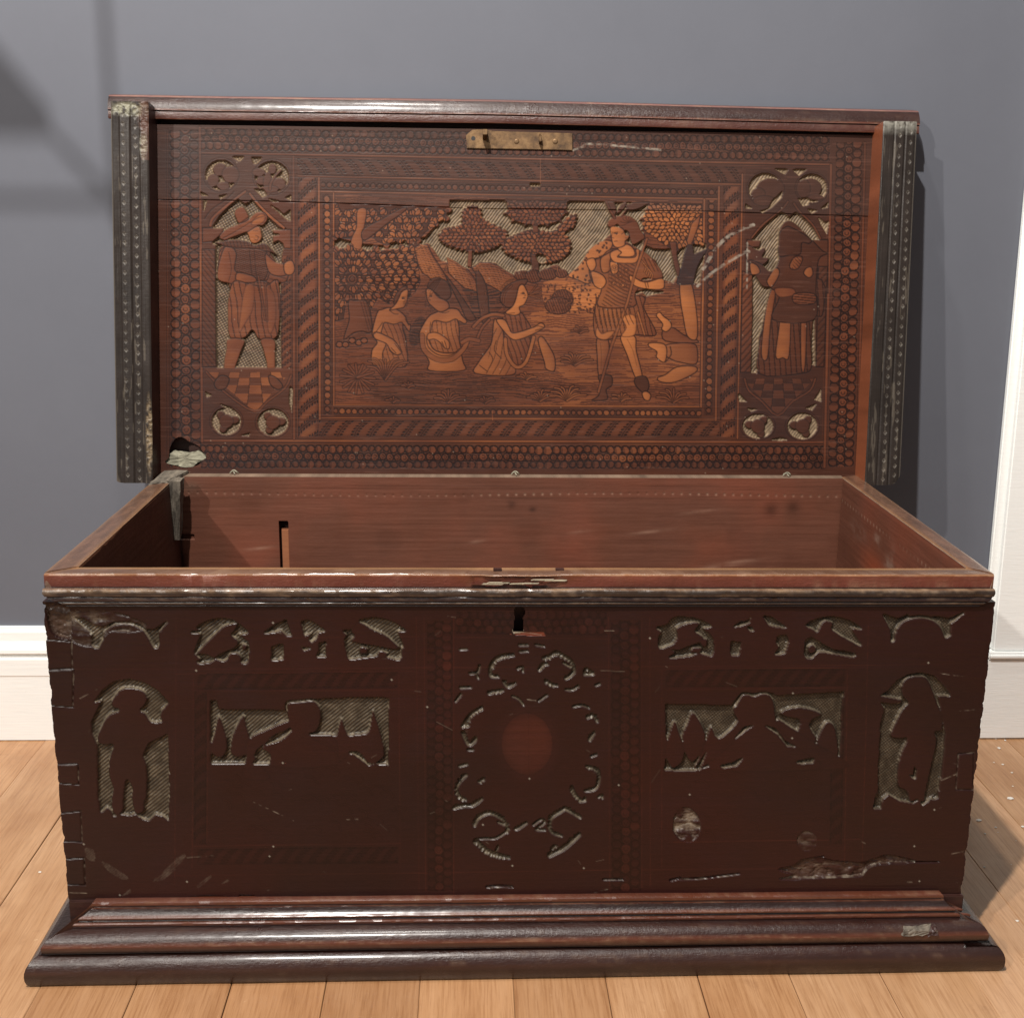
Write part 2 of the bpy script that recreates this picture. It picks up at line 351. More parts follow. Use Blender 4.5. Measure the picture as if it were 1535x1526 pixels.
# ---- left niche
def niche_bits(rects):
    for r in rects: cv.cut(r, 0)
b, m, _ = cv.mask('p:306,238 437,238 438,657 305,657'); cv.tone[b][m] = .2; cv.ink[b][m] = 0
b, m, _ = cv.mask('p:1118,254 1241,256 1232,659 1109,657'); cv.tone[b][m] = .14; cv.ink[b][m] = 0
cv.cut('n1:115,705 180,610 330,465 365,490 400,515 440,490 465,470 560,590 700,725 805,735 805,900 735,900 720,960 720,1080 z1:862,900 862,1105 z4:862,402 568,402 z1:565,1105 565,760 n1:110,860 130,790', 0)
cv.up('n1:20,720 205,718 210,760 120,840 20,850', .35, smooth=0); cv.up('n1:640,735 805,735 805,905 740,900 730,860 690,835 640,860 640,790 700,780 640,770', .4, smooth=0)
cv.hatch(cv.up('z1:500,780 560,780 565,1105 z4:565,400 500,400', .25, smooth=0), .9, 6, .35, .5)
cv.twist(cv.vband(384, 552, (421, 422), (437, 437)), 12, .45, 1)
# arch ribs
cv.light('n1:90,700 110,640 200,555 320,460 400,400', 3.5, .6, 4); cv.light('n1:440,420 520,520 620,620 740,720', 3.5, .62, 4)
cv.line('n1:40,640 100,560 230,470 300,400', 1.4, .8, 4)
TRI = 1
for z, cx, cy, rx, ry in (('n1', 185, 255, 137, 132), ('n1', 635, 272, 148, 138)):
    cv.line(cv.zell(z, cx, cy, rx + 22, ry + 22), 1.2, .7, closed=True); cv.cut(cv.zell(z, cx, cy, rx, ry), 0, .85)
for a in ((115, 300, 56, 62), (175, 205, 66, 62), (270, 250, 78, 80), (205, 350, 60, 40)): cv.up(cv.zell('n1', *a), .3, smooth=0, ink=.5)
for a in ((540, 305, 46, 44), (700, 330, 62, 58), (640, 200, 40, 50), (600, 330, 42, 110), (610, 380, 90, 34), (520, 230, 60, 40)): cv.up(cv.zell('n1', *a), .32, smooth=0, ink=.5)
cv.light('n1:710,215 660,270 625,330 620,380', 3, .45, 4)
for s_ in ('n1:280,92 392,90 345,132', 'n1:455,98 552,95 500,150 470,150', 'n1:5,402 70,438 10,432', 'n1:755,455 805,428 803,478', 'n1:165,440 240,425 180,465', 'n1:600,462 720,488 650,488', 'n1:30,480 60,480 30,580', 'n1:620,520 690,560 740,605 800,560 800,660 770,650', 'n1:480,380 560,380 590,430 550,450'): cv.cut(s_, 0, .8)
# man with hat
F_ = 1; cv.names[1] = ('carved_figure', 'carved man in a wide brimmed hat standing in the left niche')
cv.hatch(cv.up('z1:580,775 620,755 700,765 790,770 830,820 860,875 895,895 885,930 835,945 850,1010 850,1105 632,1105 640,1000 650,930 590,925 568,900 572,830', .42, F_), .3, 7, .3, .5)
cv.hatch(cv.up('z1:585,785 625,765 655,790 650,860 625,895 575,900 572,840', .46, F_), 1.2, 4, .3, .6); cv.hatch(cv.up('z1:815,800 860,870 890,890 850,890 815,860', .46, F_), .8, 4, .3, .6); cv.hatch(cv.up('z1:650,780 700,770 775,790 810,860 790,930 700,900 655,850', .5, F_), -.5, 3.2, .4, .6)
ZO['m1'] = (150, 120, .41042)
cv.hatch(cv.up('m1:495,612 560,606 602,610 614,690 592,738 530,738 490,705', .3, F_, 4), .3, 2.8, .4, .7); cv.hatch(cv.up('m1:485,715 530,738 600,735 648,768 600,775 478,772', .42, F_, 3), 1.5, 5, .3, .7)
cv.up('m1:448,625 470,604 498,635 492,695 522,708 526,734 480,744 434,734 428,700', .52, F_, 4); cv.up('m1:604,636 640,664 694,678 702,700 662,718 616,702', .5, F_, 4); cv.line('m1:470,630 480,690 470,735', 1.1, .7, 3); cv.line('m1:545,612 552,690 560,738', 1.3, .8, 3)
cv.up('z1:660,890 700,893 742,908 750,928 715,934 660,928', .74, F_, 3); cv.up('m1:672,672 700,660 712,690 700,712 676,708', .7, F_, 3)
cv.line('z1:660,800 650,860 660,890', 1.2, .8, 3); cv.line('z1:740,775 750,900 770,980', 1.2, .8, 3); cv.line('z1:640,985 700,995 790,1000 850,985', 1.4, .9, 3)
cv.hatch(cv.up('z4:622,70 650,5 720,20 790,30 848,0 862,100 858,200 840,268 765,275 732,232 700,265 640,275 620,240 616,150', .6, F_), 1.45, 9, .22, .7, .1)
cv.up('z4:700,30 740,30 735,130 700,200 670,240 680,130', .7, F_, ink=.3); cv.up('z4:775,30 830,60 840,180 810,250 790,130', .62, F_, ink=.3)
cv.up('z4:618,272 695,276 680,330 655,400 640,450 605,450 600,380 610,320', .66, F_); cv.up('z4:770,274 832,274 838,340 834,450 805,450 795,380 780,320', .58, F_)
cv.light('z1:760,905 775,1000 790,1105', 1.6, .5); cv.light('z4:790,20 798,110 800,190', 1.4, .45)
cv.hatch(cv.up('n1:125,850 200,835 300,820 420,835 480,870 560,850 620,890 680,960 600,930 480,905 330,900 200,880', .2, F_), 1.3, 5, .3, .6); cv.up('n1:400,720 460,700 525,712 545,765 545,820 505,858 450,852 425,790', .82, F_); cv.line('n1:490,790 515,800 505,830 480,820', 1, .8, 3); cv.line('n1:470,745 510,745', 1, .7)
cv.up('n1:300,590 330,545 385,535 432,620 410,665 345,690', .5, F_, 3); cv.up('n1:168,800 212,832 300,802 400,765 440,745 500,708 560,700 597,650 588,605 545,576 495,582 455,615 415,655 340,685 260,715 210,745', .5, F_, 4); cv.up('n1:450,690 480,640 530,600 570,605 575,650 540,685 500,695', .7, F_, 3, .4)
cv.line('n1:200,815 300,760 400,700 500,640 560,620', 1.3, .75, 3); cv.line('n1:350,680 410,640 440,620', 1.6, .8)
# checker floor, ogee foot
b, m, _ = cv.mask('z4:515,405 915,405 915,440 870,500 745,602 690,560 600,500 520,440'); cv.sunk[b][m] = 0; cv.tone[b][m] = .3; cv.ink[b][m] = 0
def checker(z, x0, x1, y0, y1, cx, n=9, rows=5, t=(.25, .62)):
    o = ZO[z]; b, m, _ = cv.mask(f'{z}:{x0},{y0} {x1},{y0} {cx},{y1}'); xx = (cv.PX[b] - o[0])/o[2]; yy = (cv.PY[b] - o[1])/o[2]
    f = (yy - y0)/(y1 - y0); g = (xx - cx)/(x1 - x0)*n*(1 - .45*f); i = np.floor(g + .5).astype(int); j = np.floor((f**.8)*rows).astype(int)
    m2 = m; cv.tone[b] = np.where(m2, np.where((i + j) % 2 == 0, t[1], t[0]), cv.tone[b]); e = (np.abs((g + .5) % 1 - .5) > .46)
    cv.ink[b] = np.where(m2 & e, .6, cv.ink[b])
checker('z4', 530, 905, 425, 610, 745, 8, 5, (.3, .72)); checker('z6', 470, 800, 455, 625, 635, 8, 5, (.1, .34))
for p_ in ('z4:520,425 560,470 620,530 740,605 800,560 880,500 910,440', 'z6:480,455 500,510 560,560 632,625 700,560 780,510 805,455'): cv.light(p_, 2.6, .4, 3)
cv.up('z4:585,440 625,452 610,498 572,505 556,475', .3, F_); cv.up('z4:808,440 842,450 872,488 850,505 815,482', .32, F_)
for z, cs in (('z4', ((612, 650, 66, 62), (826, 655, 70, 62))), ('z6', ((541, 672, 70, 56), (746, 672, 68, 60)))):
    for (cx, cy, rx, ry) in cs:
        cv.line(cv.zell(z, cx, cy, rx + 12, ry + 10), 1.2, .6, closed=True); cv.cut(cv.zell(z, cx, cy, rx, ry), 0, .7)
        for k in range(3):
            a = k*2.1 + cx*.01; cv.up(cv.zell(z, cx + math.cos(a)*36, cy + math.sin(a)*32, 26, 20, a), .24, smooth=0, ink=.6)
        cv.up(cv.zell(z, cx, cy, 34, 34), .25, smooth=0, ink=.4)
for s_ in ('z4:515,515 545,530 520,540', 'z4:905,490 918,500 912,610 900,560', 'z4:680,715 720,705 715,718', 'z4:580,570 640,590 620,595', 'z6:450,520 490,560 455,560', 'z6:830,505 832,560 800,550', 'z6:600,735 650,725 680,735 640,740', 'z6:490,590 540,595 510,605', 'z6:760,590 810,570 790,600'): cv.cut(s_, 0, .7)
# ---- right niche
cv.cut('n6:215,905 330,780 480,640 545,600 590,620 640,660 680,620 712,600 780,650 900,770 985,905 960,1180 940,1300 z6:640,0 630,40 545,260 536,428 510,425 518,0 n6:215,1400 215,1100', 0)
cv.cut('z6:800,160 805,392 778,390 790,250', 0)
cv.up('n6:150,915 315,918 300,1000 150,1000', .3, smooth=0); cv.up('n6:150,985 280,1030 340,1000 365,1040 330,1110 400,1120 385,1170 310,1215 180,1210 150,1200', .22)
cv.up('n6:870,915 1080,915 1080,1526 955,1526 960,1170 905,1000 870,960', .25, smooth=0)
cv.hatch(cv.up('z3:470,880 518,900 518,1105 z6:512,425 460,425', .4, smooth=0), 2.3, 7, .35, .6)
cv.hatch(cv.up('z3:820,860 862,860 z6:845,400 808,400', .2, smooth=0), 2.3, 7, .35, .5)
cv.light('n6:210,890 330,745 450,650 560,560 620,480', 2.6, .42, 4); cv.light('n6:690,500 760,600 900,740 990,900', 2.6, .42, 4)
for cx, cy, rx, ry in ((360, 330, 185, 175), (895, 325, 170, 160)):
    cv.line(cv.zell('n6', cx, cy, rx + 26, ry + 24), 1.2, .7, closed=True); cv.cut(cv.zell('n6', cx, cy, rx, ry), 0, .85)
for a in ((420, 330, 165, 125), (280, 390, 84, 72), (350, 470, 130, 60), (880, 325, 132, 118), (800, 330, 80, 110), (940, 430, 90, 40)): cv.up(cv.zell('n6', *a), .22, smooth=0, ink=.5)
for s_ in ('n6:440,470 555,365 550,430 430,545 330,605 305,590 400,560', 'n6:735,440 860,470 855,515 790,528', 'n6:460,100 622,110 585,165', 'n6:672,110 835,110 745,178', 'n6:140,508 205,555 138,552', 'n6:965,655 1040,715 1092,705 1062,845 1000,740', 'n6:1000,560 1080,490 1075,545', 'n6:840,560 960,580 890,612'): cv.cut(s_, 0, .8)
cv.names[2] = ('carved_figure', 'carved woman in a hood with a basket standing in the right niche'); F_ = 2
cv.hatch(cv.up('z6:600,40 640,0 835,0 838,160 800,172 790,300 788,400 740,430 545,430 555,250 580,120', .25, F_), 1.5, 8, .25, .7)
cv.up('z6:645,60 690,50 686,340 655,358 622,350 640,200', .72, F_); cv.up('z6:600,50 622,60 600,200 585,360 556,340 575,150', .66, F_); cv.up('z6:740,170 765,170 758,400 740,400', .62, F_); cv.up('z6:705,70 810,70 805,150 760,160 705,145', .12, F_)
cv.up('z3:640,690 700,650 830,780 860,800 820,830 808,960 800,1105 610,1105 640,1000 600,960 560,950 520,890 490,880 500,830 560,850 600,880 635,830', .16, F_)
cv.up('n6:470,1240 520,1260 510,1340 430,1460 380,1400 400,1340', .68, F_); cv.up('n6:190,1180 270,1210 300,1290 220,1320 190,1270', .72, None); cv.up('n6:830,1240 890,1230 905,1310 860,1350 800,1300', .7, F_); cv.up('n6:700,1110 790,1120 740,1240 660,1250 640,1200', .5, F_); cv.hatch((lambda q: (q[0], q[1]))(cv.mask('n6:700,1110 790,1120 740,1240 660,1250')), .8, 4, .3, .7)
cv.up('z3:620,960 700,960 710,990 640,1000', .6, F_, ink=.6); cv.hatch(cv.up('z3:708,985 800,985 800,1030 712,1030', .5, F_), .1, 4, .4, .8)
cv.up('n6:515,1100 515,900 525,830 600,765 660,775 800,850 890,920 860,960 780,950 760,1080 640,1090', .12, F_)
# ---- centre scene
b, m, _ = cv.mask('p:503,292 1053,302 1048,609 503,606'); cv.sunk[b][m] = 0; cv.tone[b][m] = .3; cv.ink[b][m] = 0; SCM = (b, m)
warp = (fbm(cv.ny, cv.nx, 26, 60, 3, 5)*14).astype(np.float32); gl = fbm(cv.ny, cv.nx, 40, 70, 3, 9).astype(np.float32)
st = (((Y + warp)/3.5) % 1); dash = vnoise(cv.ny, cv.nx, 2.5, 26, 31) > .38; k = (st > .42) & dash
sel = np.zeros_like(cv.hole); sel[b] = m
cv.tone = np.where(sel, np.where(k, .12 + .1*gl, .30 + .24*gl), cv.tone)
def region_tone(s_, add, smooth=4):
    b, m, _ = cv.mask(s_, smooth); cv.tone[b] = np.where(m & sel[b], cv.tone[b] + add, cv.tone[b])
region_tone('z5:860,130 1480,140 1480,460 1000,470 850,420 700,200', .13); region_tone('z2:790,920 960,900 1100,1000 960,1060 800,1040', .24)
region_tone('n2:880,700 1000,560 1080,700 950,900 870,880', -.2); region_tone('n3:240,150 700,200 700,480 420,600 330,400', -.18); region_tone('z5:80,430 900,470 900,560 60,560', -.1); region_tone('n4:30,880 420,900 380,1116 10,1116', .12)
cv.cut('z1:1112,728 1180,745 1250,760 1330,765 1400,735 1460,745 1530,725 z2:300,660 350,592 352,556 612,556 615,600 890,600 895,560 1075,562 1180,566 1270,570 1240,640 1240,760 1290,780 1400,780 1500,740 1532,760 1500,940 1395,905 1380,935 1330,915 1300,830 1100,700 1000,790 960,850 900,890 830,850 770,880 720,870 680,915 600,870 560,840 490,835 440,868 400,856 310,830 270,770 200,752 150,778 60,775 0,795 z1:1250,800 1180,770 1112,778', 0)
cv.cut('n4:775,965 900,935 1000,955 1100,962 900,1005 860,960 790,988', 0); cv.cut('n4:850,800 900,800 950,830 860,835', 0)
# trees
T = 11; cv.names[T] = ('carved_tree', None)
bm_ = cv.up('z1:1112,565 1535,585 z2:345,600 335,640 285,665 240,700 205,740 165,745 120,742 60,762 20,745 0,725 z1:1250,720 1200,730 1112,728', .3, T, 0); cv.foliage((*bm_, cv.last), T, 'lobed', 13.5, 10.4, tone=(.40, .62))
cv.up('z1:1215,600 1258,598 1245,690 1225,840 1170,860 1185,740 1210,680', .55, T); cv.up('z1:1240,690 1330,640 1420,590 1440,600 1350,665 1250,740', .22, T)
T = 12; cv.names[T] = ('carved_tree', None)
bm_ = cv.up('z1:1112,778 1180,768 1240,790 1300,775 1350,795 1420,770 1470,755 1535,765 z2:220,790 205,860 215,930 190,980 150,1010 120,1000 z4:1420,90 1360,110 1310,80 1280,130 1240,110 1200,90 1160,110 1150,180 1112,190', .3, T, 0); cv.foliage((*bm_, cv.last), T, 'lobed', 13.4, 10.4, center=(528, 419), tone=(.40, .64))
cv.oval(528, 419, 7.5, 7.5, 0, .45, T); cv.oval(528, 419, 4, 4, 0, .2, T)
cv.up('n2:170,400 250,390 380,400 430,560 440,720 400,760 330,740 230,760 120,840 140,740 180,600', .3, T); cv.hatch(cv.mask('n2:300,400 380,400 430,560 440,720 380,760')[:2], 1.3, 4, .35, .5)
T = 13; cv.names[T] = ('carved_tree', None)
bm_ = cv.up('z2:408,625 420,595 455,578 490,595 505,640 600,690 612,722 570,765 500,790 430,788 340,760 302,722 330,685 400,670', .3, T); cv.foliage((*bm_, cv.last), T, 'oval', 6.6, 6.2, center=(708, 352), tone=(.32, .55)); cv.up('z2:434,782 458,782 452,866 430,862', .35, T, 0)
T = 14; cv.names[T] = ('carved_tree', None)
bm_ = cv.up('z2:740,690 820,700 860,670 900,628 934,625 915,680 880,700 905,750 900,790 850,830 780,842 700,835 620,800 592,765 620,730 680,705', .3, T); cv.foliage((*bm_, cv.last), T, 'oval', 6.8, 6.8, center=(803, 366), tone=(.42, .7)); cv.up('z2:728,650 762,650 758,705 732,705', .3, T, 0); cv.up('z2:724,800 760,810 765,925 728,925', .2, T, 0); cv.cut('z2:750,805 790,812 790,840 760,838', 3)
T = 15; cv.names[T] = ('carved_tree', None)
bm_ = cv.up('z2:612,556 892,558 890,610 860,650 800,672 700,668 640,650 605,615 620,590', .3, T, 0); cv.foliage((*bm_, cv.last), T, 'oval', 6.8, 6.6, center=(802, 322), tone=(.35, .6))
T = 16; cv.names[T] = ('carved_tree', None)
bm_ = cv.up('z2:1262,568 1510,572 1515,760 1460,760 1400,785 1340,760 1290,720 1240,690 1235,640 1255,600', .3, T, 0); cv.foliage((*bm_, cv.last), T, 'oval', 7.4, 8.2, center=(1010, 335), tone=(.62, .85)); cv.up('n4:1140,440 1215,440 1230,620 1270,760 1240,860 1190,700 1160,560', .3, T, 0); cv.up('n4:1370,250 1470,150 1450,260 1400,400 1350,520 1320,430', .55, T, 0)
# small leaves above the young man
for s_ in ('n4:480,20 560,25 590,100 570,190 540,190 510,110', 'n4:600,100 640,40 700,30 660,110 590,150', 'n4:700,40 930,25 860,80 750,115 700,100'): cv.up(s_, .2, 0, 3)
# hills with dashes
for s_ in ('z2:188,775 215,755 250,760 268,800 300,850 335,905 345,965 290,950 250,905 225,890 205,850', 'z2:335,812 372,830 400,850 430,868 470,920 525,985 470,975 420,960 380,925 345,890', 'z2:452,866 490,838 530,840 565,850 600,872 650,898 700,935 680,970 600,985 540,950 490,925'):
    cv.hatch(cv.up(s_, .54, 0, 0), 0.10, 3.4, .42, .75, .3, 6); cv.line(np.vstack([P_(s_)[:6]]) + np.array([1.5, 5.]), 1.2, .6)
for s_ in ('z2:330,900 380,960 460,1080 470,1105 430,1105 400,1040', 'z2:470,880 520,950 530,1105 495,1105'): cv.up(s_, .16, 0, 3)
for cx, cy, rx, ry in ((690, 900, 45, 25), (735, 905, 40, 30), (800, 895, 45, 28), (865, 890, 30, 22), (870, 1010, 50, 45), (850, 1040, 60, 40)): cv.hatch(cv.up(cv.zell('z2', cx, cy, rx, ry), .3, smooth=0), 1.2, 3.5, .4, .7)
for _ in range(120):
    x, y = rng.uniform(815, 905), rng.uniform(425, 470); cv.oval(x, y, 1.7, 1.1, rng.uniform(0, 3), .15, 0, .6)
# bathers wearing plain wraps
def fig(idx, label): cv.names[idx] = ('carved_figure', label); return idx
F_ = fig(3, 'carved bather on the left under the broad tree')
cv.up('n2:690,420 712,320 790,235 845,230 800,300 760,350 720,440', .2, F_); 
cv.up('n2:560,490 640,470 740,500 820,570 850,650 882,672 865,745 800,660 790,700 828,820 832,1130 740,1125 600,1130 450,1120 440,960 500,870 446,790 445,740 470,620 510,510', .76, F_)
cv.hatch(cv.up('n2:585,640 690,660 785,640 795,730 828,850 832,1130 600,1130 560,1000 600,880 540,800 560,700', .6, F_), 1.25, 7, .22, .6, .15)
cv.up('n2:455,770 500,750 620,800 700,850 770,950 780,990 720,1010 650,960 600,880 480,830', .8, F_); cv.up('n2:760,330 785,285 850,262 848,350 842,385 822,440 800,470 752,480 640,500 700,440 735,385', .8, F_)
cv.line('n2:640,500 690,540 740,545', 1.3, .8, 3); cv.line('n2:800,355 830,350', 1, .8); cv.line('n2:800,430 825,425', 1, .8)
F_ = fig(4, 'carved bather facing front with a draped wrap')
cv.up('n2:1075,230 1110,150 1200,128 1300,180 1345,280 1330,360 1250,390 1190,320 1100,260', .16, F_)
cv.up('n2:1160,530 1220,505 1320,480 1420,490 1470,560 1525,620 1500,655 1425,625 1440,750 1430,850 1480,1080 1490,1190 1100,1190 1095,1090 1020,950 980,780 1040,640 1100,560', .74, F_)
cv.hatch(cv.up('n2:1150,620 1290,640 1420,610 1440,850 1450,960 1300,990 1150,950 1085,820 1110,740', .6, F_), 1.35, 7, .22, .6, .15)
cv.up('n2:1080,770 1180,755 1290,820 1330,880 1320,940 1270,930 1220,870 1150,830 1080,840', .8, F_, ink=.8)
cv.up('n2:1068,255 1130,270 1200,350 1300,400 1320,475 1220,520 1120,450 1080,400 1060,310', .72, F_); cv.line('n2:1100,310 1130,315', 1, .8)
cv.light('n2:1015,790 1035,950 1180,1060 1350,1060 1480,950 1526,860', 6, .58, 4, 1.2); cv.line('n2:1060,800 1085,920 1200,1010 1340,1015 1440,940', 1.4, .9, 4); cv.line('n2:1210,520 1270,530 1320,515', 1.2, .8, 3)
F_ = fig(5, 'carved bather seated in profile with a flowing cloak')
cv.up('n3:620,600 700,700 730,800 750,1000 830,1090 832,1240 400,1222 440,1090 540,950 590,850', .66, F_); cv.hatch(cv.mask('n3:620,700 700,720 750,1000 830,1090 832,1240 500,1225 560,1000')[:2], 1.9, 9, .18, .6, .2)
cv.up('n3:1120,850 1165,800 1240,900 1310,1040 1305,1195 1210,1170 1190,1090', .6, F_)
cv.hatch(cv.up('n3:730,530 920,530 960,570 1035,690 1040,800 1000,1000 900,1150 800,1080 740,900 720,700', .4, F_), 1.3, 7, .3, .6, .15)
cv.light('n3:745,830 765,1010 870,1150 985,1080 1070,810', 4.5, .62, 4, 1.3); cv.light('n3:380,690 470,600 600,548 720,560', 4, .5, 4, 1.3); cv.light('n3:430,810 480,700 560,610', 3, .45, 4, 1.3); cv.light('n3:250,870 330,830 440,850', 5, .5, 4, 1.2)
cv.up('n3:640,610 740,610 790,700 840,760 1050,700 1150,645 1195,690 1080,765 920,830 820,830 720,730', .78, F_)
cv.up('n3:690,400 700,300 760,220 880,160 1000,150 960,220 890,260 870,420 770,470', .22, F_); cv.light('n3:720,420 740,300 820,220', 1.5, .4, 3)
cv.up('n3:895,240 930,205 965,225 1005,320 990,380 955,440 905,465 915,530 850,560 745,530 830,450 870,350', .8, F_); cv.line('n3:920,310 950,300', 1, .9); cv.line('n3:760,540 850,530', 1.2, .7)
for _ in range(9):
    a = rng.uniform(-.9, .9); cv.light(np.array([(792, 444), (792 + 20*math.cos(a), 440 + 16*math.sin(a))]), .9, .45)
def face(pt, d=1, k=1.25):
    x, y = pt; cv.line(np.array([(x, y - 2.4*k), (x + 2.2*k*d, y - 2.6*k)]), 1.2, 1.); cv.oval(x + .9*d*k, y - 1.2*k, 1.3*k, .9*k, 0, .1, None, .9); cv.line(np.array([(x + 2.6*k*d, y - 1.5*k), (x + 3.8*k*d, y + 1.3*k), (x + 2.6*k*d, y + 1.6*k)]), .8, .8); cv.line(np.array([(x + 1.4*k*d, y + 3.6*k), (x + 3.2*k*d, y + 3.4*k)]), 1.3, .95)
face((603, 449)); face((647, 446), -1); face((783, 442), 1, 1.3)
for (x, y) in ((590, 428), (656, 420), (765, 420)):
    for k in range(6): a = 2.0 + k*.35; cv.line(crom(np.array([(x + 6, y - 2), (x + 3 + 9*math.cos(a), y + 4 + 9*math.sin(a)*.6), (x - 3 + 12*math.cos(a), y + 14 + 7*math.sin(a))]), 4, False), .8, .7)
for p_ in ('n2:470,770 520,700 560,640', 'n2:700,880 780,985', 'n2:640,960 690,1005', 'n2:660,930 715,990', 'n2:820,600 860,670', 'n2:1110,640 1100,740', 'n2:1240,860 1270,930', 'n2:1270,850 1295,930', 'n2:1420,620 1440,700', 'n3:1060,700 1120,680 1190,700', 'n3:1090,730 1160,710', 'n3:560,980 600,1060 560,1160', 'n3:640,850 620,960 700,1050', 'n3:900,620 930,700', 'n3:450,1130 540,1200'): cv.line(p_, 1.3, .85, 4)
for _ in range(60):     # reeds and bushes behind the water
    x, y = rng.uniform(600, 860), rng.uniform(400, 470); i, j = cv.cell(x, y); i, j = int(i), int(j)
    if cv.reg[j, i] == 0 and cv.sunk[j, i] < .5 and rng.random() < .8:
        l = rng.uniform(5, 12); a = rng.normal(-1.5, .5); cv.light(crom(np.array([(x, y), (x + l*.5*math.cos(a), y + l*.6*math.sin(a)), (x + l*math.cos(a), y + l*.8*math.sin(a))]), 3, False), .9, rng.uniform(.3, .6), out=.7)
# young man with spear
F_ = fig(6, 'carved young man in a tunic holding a spear')
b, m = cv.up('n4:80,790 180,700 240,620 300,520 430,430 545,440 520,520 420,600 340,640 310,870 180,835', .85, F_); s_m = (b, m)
for _ in range(46):
    x, y = rng.uniform(858, 912), rng.uniform(362, 422); cv.oval(x, y, 1.9, 1.5, rng.uniform(0, 3), .1, F_, .5)
cv.up('n5:385,470 500,480 505,720 445,860 400,860 385,650', .58, F_); cv.up('n5:630,450 780,450 795,600 860,880 790,890 700,650', .82, F_)
cv.up('n5:400,860 530,860 540,960 480,1010 490,1110 330,1120 400,1070 420,960', .2, F_); cv.up('n5:790,880 890,870 930,960 900,1040 860,1040 780,950', .14, F_); cv.up('n5:855,1045 900,1025 945,1060 930,1120 880,1112', .74, F_)
cv.hatch(cv.up('n5:370,120 430,30 860,30 875,160 1005,420 880,440 780,432 620,452 480,490 375,455 345,300', .46, F_), 1.35, 6.5, .25, .75, .1)
cv.up('n5:385,350 430,420 500,400 570,400 480,488 375,452', .8, F_, ink=.5); cv.up('n5:650,250 780,235 782,430 640,450 690,360', .85, F_, ink=.5); cv.light('n5:810,200 880,430', 2.5, .6)
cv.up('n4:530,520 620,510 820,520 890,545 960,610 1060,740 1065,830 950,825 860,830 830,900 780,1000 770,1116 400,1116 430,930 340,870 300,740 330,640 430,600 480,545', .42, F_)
cv.hatch(cv.mask('n4:520,660 780,660 760,1000 740,1116 420,1116 500,900')[:2], .4, 5, .4, .6, .4); cv.hatch(cv.mask('n4:830,590 960,620 1050,740 950,760 860,700')[:2], 1.1, 5, .35, .6)
cv.up('n4:325,745 440,785 480,860 430,930 360,900 335,830', .95, F_); cv.up('n4:270,640 350,610 375,680 350,735 310,740', .9, F_); cv.up('n4:420,620 500,560 560,530 520,640 520,740 440,760', .6, F_)
cv.up('n4:520,650 600,670 600,760 540,770', .82, F_); cv.up('n4:735,790 880,862 1060,820 1090,885 1060,935 920,935 790,905 730,845', .94, F_); cv.line('n4:885,865 900,920', 1.4, .8); cv.line('n4:910,862 922,915', 1.4, .8)
cv.up('n4:520,560 600,520 640,560 600,600 780,600 790,520 830,530 800,650 700,665 560,650', .8, F_, ink=.9)
cv.up('n4:600,510 700,465 770,520 765,590 610,590 640,550', .95, F_); cv.up('n4:488,260 520,200 600,165 720,165 800,220 840,310 885,385 850,430 760,475 735,430 700,330 640,330 600,260 540,300', .36, F_)
cv.up('n4:520,300 560,275 650,300 690,370 720,360 715,415 680,430 670,480 600,500 555,475 535,400', .96, F_); cv.line('n4:560,355 600,352', 1.1, .85); cv.line('n4:565,435 595,432', 1.3, .8); cv.line('n4:545,340 535,395 560,400', 1, .8)
cv.light('n4:570,190 520,110 480,20', 3, .25); cv.light('n4:640,170 700,90', 2, .25)
cv.light('n4:905,410 780,770 n5:700,100 540,540 400,1030', 3.0, .5, 0, 1.1)
for k in range(9): x = 893 + k*6.2; cv.line(crom(np.array([(x, 462), (x - 1 + k*.3, 474), (x + 1 + k*.8, 490 - abs(k - 4))]), 4, False), 1.3, .85)
for k in range(7): cv.line(crom(np.array([(914 + k*4.6, 398), (912 + k*4.8, 410), (913 + k*5, 424)]), 3, False), .8, .6)
for (x, y, r) in ((921, 402, 5), (930, 414, 4), (920, 425, 4), (939, 405, 4), (934, 428, 5)): cv.line(cv.ell(x, y, r, r*.8), 1.0, .8, closed=True); cv.oval(x, y, r*.4, r*.3, 0, .7, None)
for k in range(5): cv.light(crom(np.array([(962 + k*2.5, 392 + k*3), (968 + k*2.5, 400 + k*3), (966 + k*2.5, 408 + k*3)]), 3, False), 1.3, .6, out=.8)
for k in range(8): a = 2.6 + k*.5; cv.line(crom(np.array([(944, 334), (944 + 10*math.cos(a), 334 + 8*math.sin(a)), (946 + 16*math.cos(a + .3), 336 + 13*math.sin(a + .3))]), 4, False), .9, .75)
cv.line('n4:640,360 690,330 720,350 710,400 680,400', 1.1, .8, 3); cv.line('n4:560,345 600,340', 1.3, .9); cv.oval(924, 351, 1.3, .9, 0, .1, None); cv.line('n5:700,480 760,600 800,760', .9, .5, 3); cv.line('n5:420,520 430,650 425,800', .9, .5, 3)
